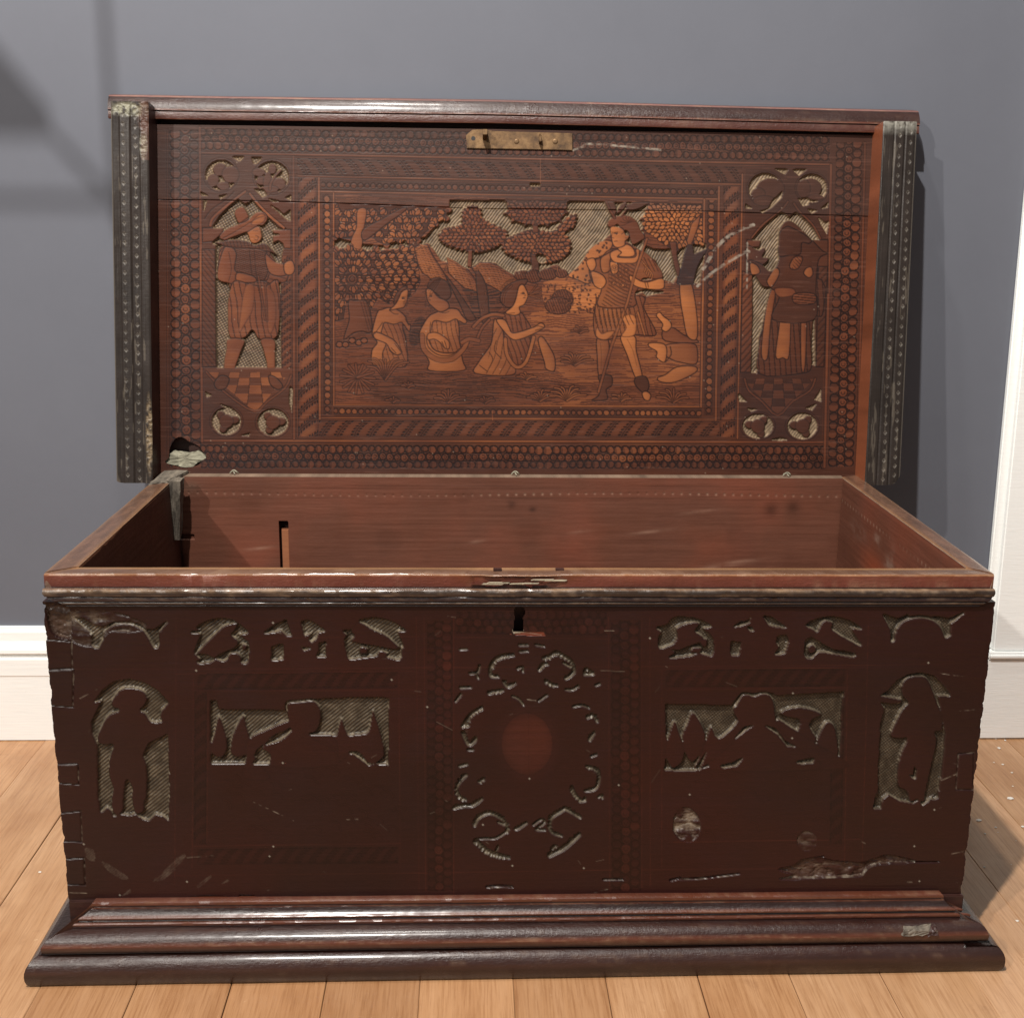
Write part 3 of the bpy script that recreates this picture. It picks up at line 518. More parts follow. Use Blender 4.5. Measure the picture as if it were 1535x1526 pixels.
# hounds
F_ = 7; cv.names[7] = ('carved_hound', 'carved hound sitting at the right'); cv.up('n5:1075,380 1180,360 1300,440 1420,480 1420,520 1100,500', .42, F_); cv.up('n5:1005,235 1040,198 1080,240 1145,290 1162,350 1110,402 1060,375 1070,320', .9, F_)
F_ = 8; cv.names[8] = ('carved_hound', 'carved hound lying at the lower right'); cv.up('n5:1100,545 1250,520 1400,530 1435,600 1420,740 1250,720 1180,700 1090,640', .5, F_); cv.up('n5:935,520 1080,528 1115,600 1090,722 1005,670 1010,610 930,560', .82, F_); cv.up('n5:1015,885 1100,850 1220,770 1410,765 1412,830 1200,930 1050,925', .68, F_)
cv.line('n5:1150,560 1160,640 1100,720', 2, .8, 3)
T = 16; cv.up('n4:1255,870 1360,870 n5:1400,20 1435,300 1425,480 1330,450 1285,250 1255,60', .72, T)
bb_, mm_ = cv.up('n4:1225,880 1245,780 1310,500 1390,480 1400,560 1450,540 1535,520 1440,700 1400,860 1380,880', .1, T); cv.char[bb_][mm_] = .8
# plants
def tuft(x, y, r, n=7, t=.5, spread=1.25):
    r *= 1.25; t = max(t, .5)
    for i in range(n):
        a = -math.pi/2 + (i - (n - 1)/2)/(n/2)*spread; l = r*rng.uniform(.75, 1.1); cv.light(crom(np.array([(x, y), (x + l*.55*math.cos(a), y + l*.6*math.sin(a)), (x + l*math.cos(a)*1.1, y + l*.75*math.sin(a) + 1)]), 4, False), 1.9, t, out=1.3)
for x, y, r, n in ((672, 604, 20, 7), (612, 582, 10, 5), (728, 605, 12, 6), (810, 602, 18, 8), (850, 601, 24, 9), (790, 570, 12, 6), (1010, 604, 22, 7), (932, 602, 14, 7), (590, 604, 10, 5), (870, 500, 12, 7), (862, 548, 20, 9)): tuft(x, y, r, n, .42)
for i in range(15):
    a = i/15*2*math.pi; cv.light(np.array([(536, 566), (536 + 26*math.cos(a), 568 + 22*math.sin(a))]), 2.6, .42, out=1.2)
for x in (509, 518, 528, 538, 546): cv.oval(x, 511 + (x % 3)*3, 4.5, 4, 0, .5, 0)
tuft(578, 570, 38, 9, .46, .8)

SCR = fbm(cv.ny, cv.nx, 5, 8, 4, 611)
# ---- board joint, cracks, scorch and loss
cv.line('p:240,300 303,300 438,303 560,307 700,312.5 900,315 1060,317.5 1299,325', 1.1, 1.0); b, c = cv.seg(P_('p:236,300 303,300 438,303 560,307 700,312.5 900,315 1060,317.5 1310,325.5'), 1.0); cv.rough[b] += c*.9
cv.light('z2:768,365 768,480', .6, .75, out=0); cv.light('z5:545,600 548,645', .6, .85, out=0); cv.cut('z2:722,478 766,478 766,490 722,490', 0, 1.1, 0)
cv.light('z3:0,320 150,315 400,330', .8, .6, 2, 0)
for s_, w in (('z3:262,950 340,880 470,800 500,790', 4), ('z3:290,870 360,760 440,700 520,668', 5), ('z2:915,325 960,310 1010,295 1320,322', 3), ('z3:492,750 490,960', 2.5)):
    b, c = cv.seg(crom(P_(s_), 4, False), w); cv.dust[b] = np.maximum(cv.dust[b], .75*c*np.clip(SCR[b]*2.6 - .9, 0, 1))
for cx, cy, rx, ry, k in ((1035, 400, 42, 40, .75), (1100, 560, 60, 70, .35), (300, 600, 50, 120, .35), (268, 640, 22, 90, .45), (360, 690, 200, 18, .4), (700, 698, 500, 9, .3), (470, 640, 30, 26, .3), (330, 690, 90, 26, .45), (270, 250, 40, 60, .45), (880, 420, 22, 20, .5), (1165, 600, 80, 60, .35), (1150, 390, 26, 26, .6), (460, 345, 12, 9, .4)):
    cv.char = np.maximum(cv.char, (k*np.clip(1.25 - np.hypot((X - cx)/rx, (Y - cy)/ry), 0, 1)**.7).astype(np.float32))
b, m, _ = cv.mask('z4:345,815 352,765 380,725 410,722 440,742 480,760 505,790 520,812 500,828 480,850 430,862 390,858 330,838', 3); cv.hole[b] |= m
# tint of the panel
ny, nx = cv.ny, cv.nx
big = fbm(ny, nx, 150, 220, 4, 2); gr = fbm(ny, nx, 3, 90, 4, 3); sp = fbm(ny, nx, 9, 9, 3, 8)
DK, MD, LT = lin(44, 26, 21), lin(94, 51, 33), lin(158, 95, 53)
pat_light = (np.clip(1.06 - .32*np.hypot((X - 800)/620, (Y - 470)/320)**2.2, .62, 1.0) + .30*np.exp(-((X - 960)/110)**2 - ((Y - 440)/120)**2))*(.58 + .80*fbm(ny, nx, 55, 80, 4, 131))  # patchy patina with painted light: dimmed borders, warm-lit spot right of centre
tn = np.clip(cv.tone*(.72 + .56*big)*pat_light*.86 + .06*(gr - .5), 0, 1)[..., None]
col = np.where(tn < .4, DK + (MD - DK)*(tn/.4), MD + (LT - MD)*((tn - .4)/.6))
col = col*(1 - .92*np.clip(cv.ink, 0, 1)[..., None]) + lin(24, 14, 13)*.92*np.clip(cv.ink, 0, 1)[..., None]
topb = np.clip((300 + (X - 240)*.0236 - Y)/3, 0, 1)[..., None]        # the upper, greyer board
grey = lin(82, 62, 55); lum = col.mean(-1, keepdims=True); col = col*(1 - .5*topb) + .5*topb*(grey*(.35 + lum/.075*.55))
ch = cv.char[..., None]*(.55 + .6*sp[..., None]); col = col*(1 - .8*np.clip(ch, 0, 1)) + lin(44, 38, 40)*.8*np.clip(ch, 0, 1)
hp = .5 + .5*np.sin(2*np.pi*(X*.80 + Y*.60 + 7*fbm(ny, nx, 55, 55, 3, 77))/3.9)*(.55 + .6*fbm(ny, nx, 14, 14, 3, 79))
lft = np.clip((520 - X)/60, 0, 1); hp = hp*(1 - lft) + lft*(.5 + .5*np.sin(2*np.pi*(X*.5 + Y*.87)/3.7))*(.55 + .45*np.sin(2*np.pi*(X*.87 - Y*.5)/4.1))
hp = np.clip(hp*(.7 + .6*sp), 0, 1)
S = blur(cv.sunk, 2); So = cv.sunk > .5
hatc = lin(60, 46, 38)*(1 - hp[..., None]) + lin(136, 115, 90)*hp[..., None]; hatc = hatc*(.5 + .6*sp[..., None] + .3*fbm(ny, nx, 30, 40, 3, 140)[..., None])
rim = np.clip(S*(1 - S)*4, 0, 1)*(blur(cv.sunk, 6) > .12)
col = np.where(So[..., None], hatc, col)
below = np.roll(S, -3, 0) - S                                           # cut edges get a painted pale highlight
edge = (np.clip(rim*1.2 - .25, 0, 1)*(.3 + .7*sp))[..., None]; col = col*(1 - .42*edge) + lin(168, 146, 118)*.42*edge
du = np.clip(cv.dust, 0, 1)[..., None]; col = col*(1 - du) + lin(150, 140, 126)*du
spk = (rng.random((ny, nx)) > .9998); spk = blur(spk.astype(float), 1)[..., None]*2.2; col = col*(1 - np.clip(spk, 0, 1)*.5) + lin(170, 150, 130)*np.clip(spk, 0, 1)*.5
wear = np.clip((fbm(ny, nx, 2.2, 60, 3, 55) - .70)*5, 0, .15)[..., None]; col = col*(1 - wear) + lin(120, 84, 70)*wear
H = -.0044*S + .0007*(hp - .5)*np.clip(S*1.5 - .5, 0, 1) - .00016*blur(cv.ink, 1)*(1 - S) + .0010*(fbm(ny, nx, 90, 200, 3, 12) - .5) + .00022*(gr - .5) - .0016*np.clip(cv.rough, 0, 1) + (.0006*(sp - .5) + .0018*(fbm(ny, nx, 22, 22, 3, 180) - .5))*S
def build_panel(cv, H, col, mainname, mat, parent, depth, names, ragged=0):
    ny, nx = cv.ny, cv.nx; P = cv.P + cv.N*H[..., None]
    if ragged:
        for sd, cols in ((1, range(5)), (-1, range(nx - 1, nx - 6, -1))):
            nz = np.clip(fbm(1, ny, 1, 14, 4, 900 + sd)[0] - .42, 0, 1)*ragged*4 + ragged*.2*rng.random(ny)
            for k, c_ in enumerate(cols): P[:, c_, 0] += sd*nz*(1 - k/5); P[:, c_, 1] += nz*(1 - k/5)*.8
    P = P.reshape(-1, 3); colf = col.reshape(-1, 3)
    reg = cv.reg[:-1, :-1].ravel(); F = grid_faces(ny, nx, None, False); keep = ~cv.hole[:-1, :-1].ravel(); out = []
    for r in np.unique(reg):
        f = F[(reg == r) & keep]
        if len(f) == 0: continue
        V, idx = np.unique(f, return_inverse=True); nm, lb = (mainname, None) if r == 0 else names[int(r)]
        VV = P[V]; cc = colf[V]; ff = idx.reshape(-1, 4)
        if r == 0:   # skirt of the board
            ring = np.concatenate([np.arange(nx), np.arange(1, ny)*nx + nx - 1, (ny - 1)*nx + np.arange(nx - 2, -1, -1), np.arange(ny - 2, 0, -1)*nx])
            A = P[ring]; B = A - cv.N*depth; n0 = len(VV); n = len(ring); VV = np.vstack([VV, A, B]); cc = np.vstack([cc, colf[ring], colf[ring]])
            i = np.arange(n); j = (i + 1) % n; ff = np.vstack([ff, np.stack([n0 + i, n0 + j, n0 + n + j, n0 + n + i], 1)])
        o = mesh_np(nm, VV, ff, cc, mat, parent); out.append(o)
        if lb: o['label'] = lb
    return out

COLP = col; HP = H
# ================================================================== FRONT BOARD drawing
fc = Canvas(1.006, .352, .00092, np.array([0, 0, 0.]), np.array([1., 0, 0]), np.array([0, 0, 1.]), np.array([0, -1., 0]), (-.504, .424))
FX_, FY_ = fc.PX, fc.PY
fc.tone[:] = .3
def fl(a, w=1.2, t=.48): fc.light(P_(a), w, t, out=0)
for a in ('p:110,1003 265,1003 640,1001 1300,997 1430,995', 'p:262,1010 620,1006', 'p:985,1003 1300,1000', 'p:320,957 640,954 680,955 925,958 985,958', 'p:320,1036 622,1034', 'p:1000,1034 1268,1030', 'p:265,1312 640,1308 960,1303 1300,1300', 'p:290,1268 600,1264', 'p:1010,1262 1290,1258',
          'p:264,925 262,1325', 'p:290,1012 288,1300', 'p:312,1040 310,1262', 'p:598,1012 600,1300', 'p:624,925 628,1335', 'p:636,925 638,1335', 'p:680,925 680,1340', 'p:912,925 914,1335', 'p:962,925 962,1330', 'p:974,925 975,1330', 'p:992,1005 992,1300', 'p:1270,1005 1266,1300', 'p:1302,925 1292,1320'): fl(a)
fc.twist(fc.hband(296, 596, (1010, 1007), (1034, 1031)), 22, .36); fc.twist(fc.hband(998, 1266, (1004, 1002), (1030, 1028)), 22, .36)
fc.twist(fc.vband(1036, 1265, (292, 291), (310, 309)), 22, .34); fc.twist(fc.vband(1036, 1265, (1246, 1244), (1266, 1262)), 22, .34)
fc.twist(fc.hband(296, 596, (1272, 1269), (1296, 1293)), 22, .36); fc.scallop(fc.vband(930, 1335, (640, 641), (678, 679)), 14, .4); fc.scallop(fc.vband(930, 1335, (916, 917), (960, 961)), 14, .4)
fc.scallop(fc.hband(684, 910, (916, 916), (950, 952)), 13, .4)
fc.ink *= .6; fc.tone = .3 + (fc.tone - .3)*1.25
for _ in range(70):     # the worn figure scenes below the landscapes
    x, y = (rng.uniform(330, 590) if rng.random() < .5 else rng.uniform(1010, 1240)), rng.uniform(1150, 1255); a = rng.uniform(-1, 1)
    fc.light(crom(np.array([(x, y), (x + 10*math.cos(a), y + 8*math.sin(a)), (x + 20*math.cos(a + .5), y + 16*math.sin(a + .6))]), 4, False), 1.3, .48, out=.8)
b, m, _ = fc.mask(fc.ell(790, 1115, 38, 46)); fc.tone[b] = np.where(m, .36, fc.tone[b]); fc.line(fc.ell(790, 1115, 39, 47, n=40), 1.4, .25, closed=True); fc.line('p:792,1068 793,1160', 1.2, .3)
G = lambda *a: [fc.cut(s_, 0) for s_ in a]
# arch corners
G('f1:205,262 262,272 300,300 345,312 400,288 415,284 345,330 350,360 330,402 312,404 296,392 300,340 255,305', 'f1:466,284 520,302 545,322 590,318 655,276 625,306 606,330 610,380 600,402 586,404 562,362 540,325',
  'f3:995,250 1045,268 1060,275 1110,250 1120,262 1075,290 1055,320 1045,372 1036,370 1032,320', 'f3:1225,262 1262,262 1300,272 1360,246 1330,275 1305,290 1305,345 1290,354 1280,330 1265,290')
BN = 21
def bird(n, cutp, body, extra=()):
    fc.cut(cutp, 3); fc.names[n] = ('carved_bird', None); fc.up(body, .3, n, 4, .3)
    for e in extra: fc.up(e, .3, 0, 3, .3)
bird(21, 'f1:748,332 800,322 780,312 815,288 880,270 950,278 1000,315 1018,332 975,345 1000,360 1022,392 1015,470 985,468 940,440 905,465 870,452 840,470 782,472 800,455 775,432 780,400 800,340', 'f1:955,288 972,298 958,325 945,345 972,368 965,400 900,430 862,452 840,440 800,432 778,432 830,372 890,312 915,298', ('f1:940,425 975,430 990,455 975,470 930,470 925,445', 'f1:995,385 1015,395 1005,415 990,405'))
bird(22, 'f1:1455,325 1500,318 1535,280 f2:60,275 130,266 205,282 268,325 232,328 258,392 250,410 240,458 160,440 60,450 12,455 0,420 -10,370 0,345', 'f2:45,288 75,290 120,318 180,345 240,400 215,412 140,398 60,385 18,372 35,345 18,330', ('f2:60,400 95,405 90,430 60,430', 'f2:150,415 190,430 170,450 140,440'))
bird(23, 'f2:1425,310 1470,300 1500,270 1535,258 f3:60,262 130,268 205,302 165,315 205,350 215,390 205,440 150,425 100,440 10,448 40,425 0,400 f2:1440,405 1435,360 1450,330', 'f3:130,285 155,292 130,325 165,350 160,375 95,400 50,415 -10,400 f2:1500,385 1520,350 f3:45,310 90,290', ('f3:150,365 185,362 180,400 158,392', 'f3:120,400 160,405 150,425 110,425'))
bird(24, 'f3:640,300 690,272 760,262 830,275 900,318 850,315 880,370 890,392 800,370 870,440 780,432 700,420 665,450 636,440 640,370 690,350 680,320', 'f3:715,285 740,278 765,290 765,320 830,362 875,388 850,400 870,430 820,420 760,410 690,370 660,350 690,330', ('f3:650,395 675,390 690,410 670,430 652,425',))
G('f1:1088,336 1150,292 1180,284 1192,270 1202,300 1218,345 1200,347 1170,322 1140,330', 'f1:1265,280 1300,278 1340,300 1375,326 1342,330 1332,360 1310,375 1300,368 1312,335 1280,345 1270,310', 'f1:1128,400 1160,388 1180,386 1180,455 1128,460', 'f1:1345,382 1376,376 1375,445 1332,444 1345,420', 'f1:1265,400 1305,404 1275,414',
  'f3:304,306 340,285 375,280 385,262 378,288 345,300', 'f3:445,258 480,262 520,290 552,312 500,305 470,298', 'f3:296,374 340,378 335,410 328,438 295,438', 'f3:512,350 545,345 562,365 540,430 495,434 520,400 505,380', 'f3:370,305 395,312 398,326 378,322')
# boy in the left niche
fc.cut('f1:310,650 345,648 325,690 300,745 305,800 328,850 330,1105 f4:395,150 400,210 430,185 450,200 460,225 500,215 530,222 560,215 600,240 620,245 650,215 690,225 712,243 718,0 f1:655,1105 648,800 625,760 612,715 620,690 650,655 600,600 540,565 470,548 400,562 350,600 325,635', 0)
fc.names[31] = ('carved_figure', 'carved boy in the arched niche at the left end')
fc.up('f1:388,655 410,615 440,590 500,590 540,605 555,640 540,672 522,690 545,705 570,740 600,745 645,742 645,800 600,825 565,845 545,880 540,905 556,960 552,1105 f4:605,150 600,205 560,212 545,150 530,90 515,150 500,210 460,215 450,150 458,100 f1:380,1000 378,920 398,850 370,850 330,842 325,810 340,770 372,715 425,690 400,680', .34, 31, 4, .2)
fc.cut('f4:520,60 545,95 540,150 530,210 515,218 508,160', 3)
# boy in the right niche
fc.cut('f3:985,622 1020,600 1060,555 1110,528 1170,518 1230,535 1275,580 1305,625 1245,620 1260,700 1280,800 1270,950 1245,1090 f6:1195,100 1185,145 1150,150 1115,175 1100,150 1070,165 1010,155 960,125 930,150 925,190 890,190 905,120 f3:975,1090 975,950 985,750 1010,665 1080,660 1085,640', 0)
fc.names[32] = ('carved_figure', 'carved boy in the arched niche at the right end')
fc.up('f3:1085,560 1110,538 1160,530 1200,545 1225,600 1240,640 1260,700 1270,780 1235,790 1245,830 1225,920 1205,1010 1190,1105 f6:1180,130 1120,160 1090,150 1060,160 1040,110 f3:1065,1040 1062,960 1080,880 1105,822 1060,820 1028,805 1050,745 1085,680 1110,655 1090,635 1078,600', .32, 32, 4, .2)
fc.cut('f3:1140,950 1150,975 1140,1005 1115,985 1135,990', 3); fc.cut('f3:985,655 1030,662 1110,658 1080,680 1010,690', 0)
# landscapes with a bust between trees
fc.cut('f1:846,645 874,648 880,688 1195,692 1200,650 1340,640 f2:60,632 192,635 190,940 130,935 100,942 30,890 -20,880 -60,930 f1:1115,935 850,935', 0)
fc.names[33] = ('carved_bust', 'carved bust with a flat cap in the left landscape'); fc.names[34] = ('carved_bust', 'carved bust with curled hair in the right landscape')
for s_ in ('f1:884,715 915,790 925,860 905,905 870,905 846,880 846,850 862,800', 'f1:995,712 1012,760 1030,830 1015,890 985,905 960,905 938,882 948,800', 'f1:1015,825 1110,775 1205,738 1230,760 1120,830 1050,900 1125,1000 1000,1000 1010,900', 'f1:1445,728 1465,770 1485,830 1480,900 1410,930 1380,840 1420,820', 'f2:0,805 60,800 100,785 118,692 140,740 165,830 175,890 150,925 100,935 60,890 20,880 -60,910 -120,860 -100,812', 'f1:1090,850 1400,800 1400,945 1080,945 1125,900'): fc.up(s_, .32, 0, 3, .15)
fc.up('f1:1200,652 1320,645 1352,685 1352,750 1330,790 1300,800 1340,830 1420,880 1420,945 1120,945 1130,860 1210,790 1205,740', .34, 33, 3, .15)
fc.line('f1:1115,828 1215,780', 2.2, .8); fc.dust[...] *= 1
fc.cut('f1:1050,925 1080,880 1122,895 1115,935 1040,937', 0); fc.cut('f1:1110,826 1160,796 1230,778 1160,810', 0)
fc.cut('f3:-5,660 5,665 300,668 315,645 345,612 490,612 500,625 812,606 800,700 800,800 790,905 770,880 700,830 690,840 640,850 600,800 560,900 340,905 130,965 -10,965 0,880', 0)
for s_ in ('f3:35,738 60,800 80,870 70,930 20,955 -10,880 10,800', 'f3:112,702 140,720 178,800 170,850 150,900 110,930 78,870 72,800 95,745', 'f3:205,762 235,820 300,770 335,730 360,760 330,850 260,900 130,965 160,880 180,820', 'f3:520,705 560,682 620,676 680,690 712,712 670,735 660,770 690,830 600,850 520,830 490,760 580,790 600,785 610,735 560,725', 'f3:735,742 770,760 785,820 790,900 760,905 690,850 705,790', 'f3:480,740 560,760 700,850 800,905 800,960 300,960 250,880'): fc.up(s_, .32, 0, 3, .15)
fc.up('f3:330,640 345,618 372,616 400,622 430,612 470,618 492,650 500,700 510,760 540,800 600,860 700,960 200,960 280,860 345,780 315,720 305,680', .34, 34, 3, .15)
for s_ in ('f3:305,828 355,768 395,760 350,790', 'f3:450,760 500,775 540,830 588,856 555,856 510,800', 'f3:245,945 300,932 350,908 320,945 260,955', 'f3:590,928 650,912 678,912 670,930 620,935', 'f3:130,960 180,885 150,965', 'f3:530,712 590,740 600,780 570,760'): fc.cut(s_, 0)
# central cartouche of scrolls
for s_, w in (('c:245,190 270,140 320,108 400,98', 4.5), ('c:245,200 250,240 300,245', 3.5), ('c:575,200 600,160 630,160', 4), ('c:605,120 650,105 690,80 740,105 790,140 812,190 800,225 755,255', 4.5), ('c:740,150 790,180', 3), ('c:110,222 160,215 175,170', 3.2), ('c:150,215 165,255', 3), ('c:430,190 465,180 465,210', 3.2),
              ('c:335,275 365,315 415,288', 3.5), ('c:235,350 330,336', 4), ('c:45,318 115,316', 3), ('c:12,410 50,362', 3), ('c:620,270 660,295 695,302', 4), ('c:755,330 800,330 840,305', 3.2), ('c:880,230 890,190 940,225 885,228', 3.4), ('c:955,302 982,290', 3), ('c:395,375 440,395 470,435', 2.6), ('c:570,408 630,366', 2.4),
              ('c:190,452 110,505 60,580', 4.2), ('c:85,580 95,530', 3.5), ('c:60,620 100,700 140,680 150,655', 4), ('c:95,735 130,735', 3), ('c:40,845 90,832', 3.2), ('c:85,905 45,945 20,1000 40,1050 80,1072', 3.8), ('c:170,950 205,930', 3.4), ('c:0,1130 60,1115 130,1110 190,1065', 3.8),
              ('c:805,445 860,435 910,452', 3), ('c:900,520 940,505 965,545', 3.6), ('c:915,670 945,620', 4), ('c:925,780 960,766', 3), ('c:895,848 970,870 980,940 950,1000 885,1012', 3.6), ('c:795,985 820,1040 865,1080 885,1062', 4), ('c:975,1055 1000,1040 1000,1060', 3),
              ('c:140,1245 170,1190 240,1162 310,1190 355,1240 360,1290', 4.4), ('c:300,1220 340,1240', 3), ('c:145,1338 210,1330 280,1330 350,1290', 2.6), ('c:150,1345 220,1410 290,1440 370,1460', 5.5), ('c:285,1420 300,1385', 3), ('c:415,1270 440,1262 490,1225', 3.6), ('c:535,1240 585,1205 615,1222 555,1270 615,1275', 3),
              ('c:650,1240 660,1190 720,1150 755,1135 850,1190', 4.4), ('c:640,1250 665,1295 725,1315', 3.6), ('c:645,1448 740,1400 805,1345 845,1305', 5.5), ('c:660,1410 690,1385', 4), ('c:440,30 500,30', 2.6), ('c:550,28 610,40', 2.4), ('c:445,75 500,72', 2.4), ('c:40,62 90,60', 2.0)):
    q_ = crom(P_(s_), 4, False); b, c = fc.seg(q_, w*.95); fc.sunk[b] = np.maximum(fc.sunk[b], c*.75); fc.hat[b][c > .05] = .45
    if w > 3.3:
        acc = 0; sd = rng.choice([-1, 1])
        for (ax, ay), (bx, by) in zip(q_[:-1], q_[1:]):
            L = math.hypot(bx - ax, by - ay) + 1e-6; acc += L
            if acc > 3.6: acc = 0; e = fc.ell(ax - sd*(by - ay)/L*w*.6, ay + sd*(bx - ax)/L*w*.6, rng.uniform(1.2, 2.3), rng.uniform(1.2, 2.3), 0, 8); b, m, _ = fc.mask(e); fc.sunk[b][m] = .75; fc.hat[b][m] = .5
for s_, w in (('f3:1036,372 1042,330 1065,290 1110,268 1165,260 1220,270 1262,300 1284,352', 3.2), ('f1:318,400 332,350 370,308 420,290 500,296 552,330 596,396', 3.2), ('f3:1000,252 1060,272 1110,258', 2.4), ('f3:1225,264 1300,272 1365,244', 2.4)):
    b, c = fc.seg(crom(P_(s_), 4, False), w); fc.sunk[b] = np.maximum(fc.sunk[b], c*.75); fc.hat[b][c > .05] = .6
SC2 = fbm(fc.ny, fc.nx, 4, 7, 3, 402)
FN = np.clip(fbm(fc.ny, fc.nx, 7, 11, 4, 401)*2.4 - .7, 0, 1)
for s_, w in (('f1:1197,690 1200,654 1260,647 1322,643 1346,668', 2.2), ('f3:315,668 332,634 347,615 375,614 400,623 430,611 475,615 495,640', 2.2)):
    b, c = fc.seg(crom(P_(s_), 4, False), w); fc.sunk[b] = np.maximum(fc.sunk[b], c*.8)
# losses, cracks and knocks
def gash(s_, w, d=1.2, smooth=3):
    b, c = fc.seg(crom(P_(s_), smooth, False), w); fc.rough[b] = np.maximum(fc.rough[b], c*d)
def scuff(s_, w=1.2, k=.8):
    b, c = fc.seg(crom(P_(s_), 3, False), w); fc.dust[b] = np.maximum(fc.dust[b], c*k*.8*np.clip(SC2[b]*3.2 - 1.1, 0, 1))
bb_, mm_, _ = fc.mask('f6:450,470 520,455 560,430 640,415 700,430 760,435 830,440 900,420 960,405 1085,436 900,450 850,480 820,505 700,505 560,515 450,515 520,495', 3); fc.rough[bb_] = np.where(mm_, .9 + 1.0*FN[bb_], fc.rough[bb_])
for s_, w in (('f6:0,515 100,510 200,498 270,490', 2.2), ('f6:1085,436 1190,436', 1.2), ('f6:560,430 660,412', 2), ('f4:820,606 880,600 975,602', 5), ('f4:1045,592 1110,596', 2.5), ('f5:645,550 700,545 760,550', 3), ('f5:1180,516 1270,516', 2), ('f5:1490,520 1535,510', 3)): gash(s_, w)
for s_ in ('f6:460,512 560,510 700,508 830,500 850,480 920,440 1080,436', 'f6:530,470 580,470 660,450 740,448 800,445', 'f6:0,517 120,512 260,494', 'f6:1240,400 1320,382', 'f4:820,612 900,616 975,606', 'f5:645,553 760,552', 'f5:1180,518 1270,518', 'f6:1045,528 1065,528', 'f1:1155,330 1170,335', 'f2:465,257 500,262', 'f2:1185,324 1228,324', 'f2:515,411 550,409', 'f4:800,415 920,405',
           'p:1230,963 1220,965', 'f3:1260,520 1370,535', 'f3:1350,692 1440,684', 'f1:245,635 330,590', 'p:380,1202 440,1230', 'f5:1140,575 1200,560', 'f5:0,240 50,238', 'f2:830,640 870,645', 'f6:830,340 850,350', 'p:95,1337 130,1338', 'f4:260,90 300,82', 'p:780,947 812,952', 'f6:1200,60 1270,30'): scuff(s_, rng.uniform(.8, 1.5), rng.uniform(.4, .8))
for _ in range(34):
    x, y = rng.uniform(110, 1440), rng.uniform(920, 1335); a = rng.normal(0, .5); l = rng.exponential(7) + 2; b, c = fc.seg(np.array([(x, y), (x + l*math.cos(a), y + l*math.sin(a))]), .6); fc.dust[b] = np.maximum(fc.dust[b], c*rng.uniform(.06, .28))
for s_ in ('f4:330,370 370,380 375,430 340,420', 'f4:410,430 480,470 530,505 500,515 430,470', 'f4:640,525 700,470 760,410 795,400 770,440 700,510', 'f4:845,545 900,500 910,505 860,550', 'f4:500,590 535,560 540,575', 'f4:960,535 985,515 990,525'):
    b, m, _ = fc.mask(s_, 3); n_ = FN[b]; fc.dust[b] = np.where(m, np.maximum(fc.dust[b], .10*n_ + .06*(np.sin((fc.PX[b]*.8 + fc.PY[b])*1.6) > 0)), fc.dust[b])
for s_ in ('p:1012,1222 1025,1210 1040,1216 1050,1232 1048,1250 1035,1262 1020,1258 1010,1245', 'p:1196,1255 1208,1245 1222,1252 1224,1266 1210,1276 1198,1270'):
    b, m, _ = fc.mask(s_, 3); k_ = .9 if '1012' in s_ else .3; fc.rough[b] = np.where(m, k_*(.2 + 1.6*FN[b]), fc.rough[b]); fc.dust[b] = np.where(m, .6*k_*FN[b]**2, fc.dust[b])
# keyhole, splinter, broken corner
b, m, _ = fc.mask('f2:765,225 775,212 795,208 815,218 820,240 808,262 812,325 762,325 770,260'); fc.hole[b] |= m
b, m, _ = fc.mask('f2:740,338 770,340 820,328 905,330 915,348 860,348 790,345'); fc.tone[b][m] = 1.6; fc.ink[b][m] = 0; fc.rough[b][m] = .3
b, m, _ = fc.mask('f2:762,318 815,318 812,335 765,336'); fc.dust[b][m] = .8
b, m, _ = fc.mask('f1:185,240 400,238 560,300 500,330 380,330 300,400 195,360', 3); brk = m & (fc.sunk[b] < .5); fc.rough[b] = np.where(brk, .2 + .9*FN[b], fc.rough[b]); fc.dust[b] = np.where(brk, .22*FN[b]**2, fc.dust[b])
b, m, _ = fc.mask('f1:75,200 180,215 195,240 200,355 120,340 90,260', 3); fc.rough[b] = np.where(m, 2.4, fc.rough[b]); fc.char[b][m] = .6
# dovetails at both ends
DV = (('p:60,958 107,962 108,1002 60,1004', 41), ('p:60,1006 110,1003 109,1060 60,1056', 42), ('p:60,1146 117,1145 118,1176 60,1172', 43), ('p:60,1222 121,1216 123,1262 60,1260', 44), ('p:60,1290 126,1286 128,1326 60,1325', 45), ('p:1460,1128 1437,1130 1433,1183 1460,1184', 46))
for s_, r in DV:
    b, m, p = fc.mask(s_); fc.reg[b][m] = r; fc.names[r] = ('dovetail', None); fc.tone[b][m] += rng.uniform(-.12, .08); bb_, c = fc.seg(p, 1.6, True); fc.rough[bb_] = np.maximum(fc.rough[bb_], c*.5); fc.ink[bb_] = np.maximum(fc.ink[bb_], c*.6)
    b3, c3 = fc.seg(p[1:3] if r != 46 else p[:], 1.0); fc.dust[b3] = np.maximum(fc.dust[b3], c3*.5*np.clip(SC2[b3]*3 - 1.2, 0, 1))
